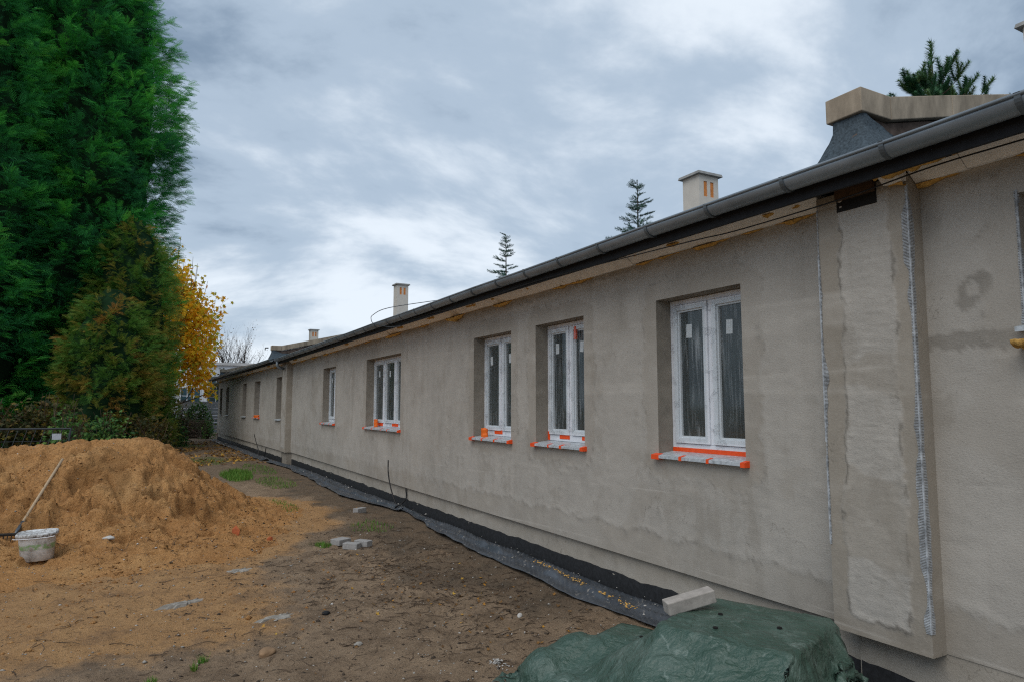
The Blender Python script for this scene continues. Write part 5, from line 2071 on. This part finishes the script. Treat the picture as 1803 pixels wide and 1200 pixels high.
shrub('dark olive undergrowth left of the fence below the cypress', (-4.2, 24.6, 0), 1.5, 0.9, 1.9, 700, 0.16, 'olive_leaf', 91)
shrub('brownish undergrowth behind the leaning fence', (-2.6, 25.2, 0), 1.2, 0.8, 2.0, 700, 0.15, 'olive_leaf', 92)
shrub('bright green climber scrambling at the right end of the fence', (-1.75, 22.0, 0), 0.42, 0.4, 1.75, 170, 0.13, 'green_leaf', 93, 'climber')
shrub('leafy green bush between the fence and the thujas', (-0.9, 24.5, 0), 0.8, 0.6, 1.55, 300, 0.12, 'green_leaf', 94)
shrub('low olive bush behind the crest of the sand', (0.15, 27.5, 0), 0.9, 0.7, 1.5, 420, 0.13, 'olive_leaf', 95)
shrub('low green shrub at the right end of the undergrowth by the leaf carpet', (1.05, 33.5, 0), 0.75, 0.8, 1.35, 380, 0.13, 'green_leaf', 96)
shrub('brown withered shrub under the maple', (1.2, 36.0, 0), 0.8, 0.7, 2.6, 420, 0.14, 'olive_leaf', 97)
shrub('dense dark green ivy bush against the grey fence', (3.0, 46.0, 0), 0.95, 0.6, 2.05, 650, 0.15, 'green_leaf', 98)
shrub('small weedy shrub at the far corner of the building', (3.15, 40.3, 0), 0.28, 0.3, 1.1, 90, 0.12, 'green_leaf', 99)

# heap of cut branches
r = np.random.default_rng(101)
t = thing('brushwood_heap', 'heap of brown cut branches below the maple', 'brushwood', (2.15, 41.5, 0))
m = MB()
for k in range(260):
    c = Vector((2.15 + r.normal(0, 0.5), 41.5 + r.normal(0, 0.4), abs(r.normal(0.35, 0.35))))
    d = Vector((r.normal(0.3, 1), r.normal(0, 0.7), r.normal(-0.1, 0.45))).normalized() * r.uniform(0.3, 0.95)
    a, b = c - d, c + d
    a.z = max(a.z, 0.01)
    b.z = max(b.z, 0.01)
    rr = r.uniform(0.006, 0.02)
    m.tube([a, (a + b) / 2 + Vector((0, 0, r.normal(0, 0.06))), b], [rr, rr * 0.8, rr * 0.5], 4, False)
m.build('branches', M['twig'], t)

# bare tree far off
r = np.random.default_rng(103)
t = thing('bare_tree', 'leafless grey tree behind the far roof', 'tree', (8.3, 76.0, 0))
m = MB()
b = Vector((8.3, 76.0, 0))
m.tube([b, b + Vector((0, 0, 3.0))], [0.2, 0.14], 7, False)
tips = []
for k in range(18):
    a = k * 2.4
    limb(m, b + Vector((0, 0, 1.6 + 0.09 * k)), Vector((0.55 * math.cos(a), 0.55 * math.sin(a), 1.0)).normalized(), 3.3, 0.10, 3, tips, r, 0.32, 0.28)
m.build('trunk', simple('far_bark', (0.045, 0.038, 0.034), 0.95, 0.3, 3), t)
P = np.array([tuple(q[0]) for q in tips])
P = P[r.permutation(len(P))[:240]]
V, F, va = leaf_cloud(P, 0.14, r, 1, 0.05)
link('crown', np_mesh('crown', V, F, False, {'var': va * 0.5}), M['fallen'], t)
shrub('yellowing bush behind the far roof below the leafless tree', (6.6, 70.0, 2.2), 1.5, 1.0, 3.2, 300, 0.22, 'olive_leaf', 107, 'far_bush', group='far bushes')


def spruce(label, base, H, seed, Rm, mat='spruce', name='spruce_tree'):
    r = np.random.default_rng(seed)
    t = thing(name, label, 'tree', base, 'conifers behind the building')
    b = Vector(base)
    m = MB()
    m.tube([b, b + Vector((0, 0, H * 0.6)), b + Vector((0, 0, H))], [0.16, 0.08, 0.012], 7, False)
    T, TF = brush_template(70, 3, 0.24)
    pos, dirs, size = [], [], []
    z = H - 0.25
    while z > 2.5:
        f = (H - z) / H
        L = 0.22 + Rm * 2.1 * f
        L = min(L, Rm)
        nb = 5 if z > H - 4 else 7
        a0 = r.uniform(0, 6.28)
        for k in range(nb):
            if r.random() < 0.18:
                continue
            a = a0 + k * 6.283 / nb + r.normal(0, 0.3)
            LL = L * r.uniform(0.5, 1.2)
            el = 0.55 - 1.6 * f
            d = Vector((math.cos(a), math.sin(a), el)).normalized()
            p = b + Vector((0, 0, z + r.normal(0, 0.13)))
            e_ = p + d * LL
            m.tube([p, e_], [0.016, 0.006], 4, False)
            ns = max(2, int(LL / 0.26))
            for j in range(ns):
                q = p + d * (LL * (j + 0.35) / ns)
                for sgn in (-1, 1):
                    if r.random() < 0.15:
                        continue
                    sd_ = (d + Vector((-d.y, d.x, 0.05)) * sgn * 0.85).normalized()
                    pos.append(tuple(q))
                    dirs.append(tuple(sd_))
                    size.append(min(0.42, 0.16 + 0.55 * LL * (1 - j / ns)))
            pos.append(tuple(p + d * LL * 0.55))
            dirs.append(tuple(d))
            size.append(max(0.22, LL * 0.6))
        z -= r.uniform(0.26, 0.40) if z > H - 4 else 0.6
    pos.append(tuple(b + Vector((0, 0, H - 0.45))))
    dirs.append((0.02, 0.0, 1))
    size.append(0.5)
    m.build('trunk', M['bark'], t)
    n = len(pos)
    V, F, va = place(T, TF, np.array(pos), np.array(dirs), np.tile([0.1, 0.2, 1.0], (n, 1)), np.array(size), r.random(n))
    link('crown', np_mesh('crown', V, F, False, {'var': va}), M[mat], t)


spruce('spruce top showing over the middle of the roof, left of the other', (18.5, 35.0, 0), 11.7, 111, 1.7)
spruce('taller spruce top showing over the roof beside a chimney', (21.1, 26.0, 0), 12.8, 112, 2.0)


def pine():
    r = np.random.default_rng(121)
    base = (21.6, 11.9, 0)
    t = thing('pine_tree', 'bushy pine top showing above the stepped parapet', 'tree', base, 'conifers behind the building')
    b = Vector(base)
    m = MB()
    m.tube([b, b + Vector((0.1, 0, 6)), b + Vector((0, 0, 12.6))], [0.2, 0.14, 0.02], 7, False)
    T, TF = brush_template(170, 5, 0.30)
    pos, dirs, size = [], [], []
    for k in range(85):
        z = 7.5 + 4.7 * r.random() ** 0.8
        a = r.uniform(0, 6.28)
        L = (13.4 - z) * r.uniform(0.30, 0.55)
        p = b + Vector((0, 0, z - 0.5))
        e_ = p + Vector((math.cos(a) * L, math.sin(a) * L, 0.35 * L + 0.25))
        m.tube([p, (p + e_) / 2 + Vector((0, 0, -0.06)), e_], [0.03, 0.02, 0.010], 4, False)
        for j in range(4):
            q = e_ if j == 0 else p + (e_ - p) * r.uniform(0.5, 0.95)
            pos.append(tuple(q))
            dirs.append((math.cos(a) * 0.45 + r.normal(0, 0.35), math.sin(a) * 0.45 + r.normal(0, 0.35), 1.0))
            size.append(r.uniform(0.40, 0.62))
    pos.append((base[0], base[1], 12.45))
    dirs.append((0.03, 0, 1))
    size.append(0.8)
    m.build('trunk', M['bark'], t)
    n = len(pos)
    V, F, va = place(T, TF, np.array(pos), np.array(dirs), np.tile([0.9, 0.2, 0.1], (n, 1)), np.array(size), r.random(n))
    link('crown', np_mesh('crown', V, F, False, {'var': va}), M['pine'], t)


pine()

# ------------------------------------------------------------------ fences and far building
t = thing('wire_fence', 'leaning grey wire fence panel with a small plate, behind the sand', 'fence', (-2.9, 19.2, 0))
fx0, fx1, fy = -4.7, -1.47, 19.2
lean = 0.16
m = MB()
m.tube([(fx0, fy + lean, 1.19), (fx1, fy + lean, 1.18)], 0.021, 8)
m.build('top_rail', M['steel'], t)
for x in (fx0, fx1):
    MB().tube([(x - 0.10, fy, -0.1), (x, fy + lean, 1.19)], 0.021, 8).build('post', M['steel'], t)
for i in range(19):
    x = fx0 + 0.17 * (i + 1)
    MB().tube([(x - 0.27, fy, 0.12), (x, fy + lean, 1.18)], 0.0065, 5).build('vertical_wire', M['steel'], t)
for z in (0.90, 0.55, 0.2):
    MB().tube([(fx0, fy + lean * z / 1.19 + 0.006, z), (fx1 - 0.05, fy + lean * z / 1.19 + 0.006, z)], 0.006, 5).build('cross_wire', M['steel'], t)
m = MB()
m.box(-1.83, -1.65, fy + lean - 0.06, fy + lean - 0.05, 0.93, 1.07)
m.build('plate', M['plate'], t)

t = thing('board_fence', 'grey horizontal board fence closing off the far end of the path', 'fence', (4.2, 47.5, 0))
for x in (2.0, 3.9, 5.8, 7.7):
    MB().box(x - 0.05, x + 0.05, 47.42, 47.5, -0.1, 2.06).build('post', M['grey_board'], t)
for i in range(9):
    for x in (2.0, 3.9, 5.8):
        MB().box(x + 0.052, x + 1.848, 47.44, 47.47, 0.06 + 0.22 * i, 0.06 + 0.22 * i + 0.205).build('board', M['grey_board'], t)

hb_ = thing('white_hall', 'white flat-roofed building with gridded windows far behind the maple', 'building', (6.0, 72.0, 0))
m = MB()
m.box(-2.0, 22.0, 70.0, 84.0, -0.1, 5.6)
m.build('wall', M['white_wall'], hb_)
m = MB()
m.box(-2.2, 22.2, 69.8, 84.2, 5.6, 5.85)
m.build('roof', M['roofsheet'], hb_)
for (x0, x1, z0, z1, nx, nz) in ((0.6, 2.4, 1.9, 3.5, 3, 2), (3.0, 4.75, 1.9, 3.5, 3, 2), (5.25, 7.6, 1.6, 4.6, 3, 3), (8.2, 10.6, 1.6, 4.6, 3, 3)):
    wm = MB().box(x0, x1, 69.93, 69.99, z0, z1).build('window', M['far_frame'], hb_)
    for i in range(nx):
        for k in range(nz):
            a = x0 + 0.08 + (x1 - x0 - 0.08) * i / nx
            b = x0 + (x1 - x0 - 0.08) * (i + 1) / nx
            c = z0 + 0.08 + (z1 - z0 - 0.08) * k / nz
            d = z0 + (z1 - z0 - 0.08) * (k + 1) / nz
            MB().box(a, b, 69.90, 69.928, c, d).build('pane', M['far_glass'], wm)
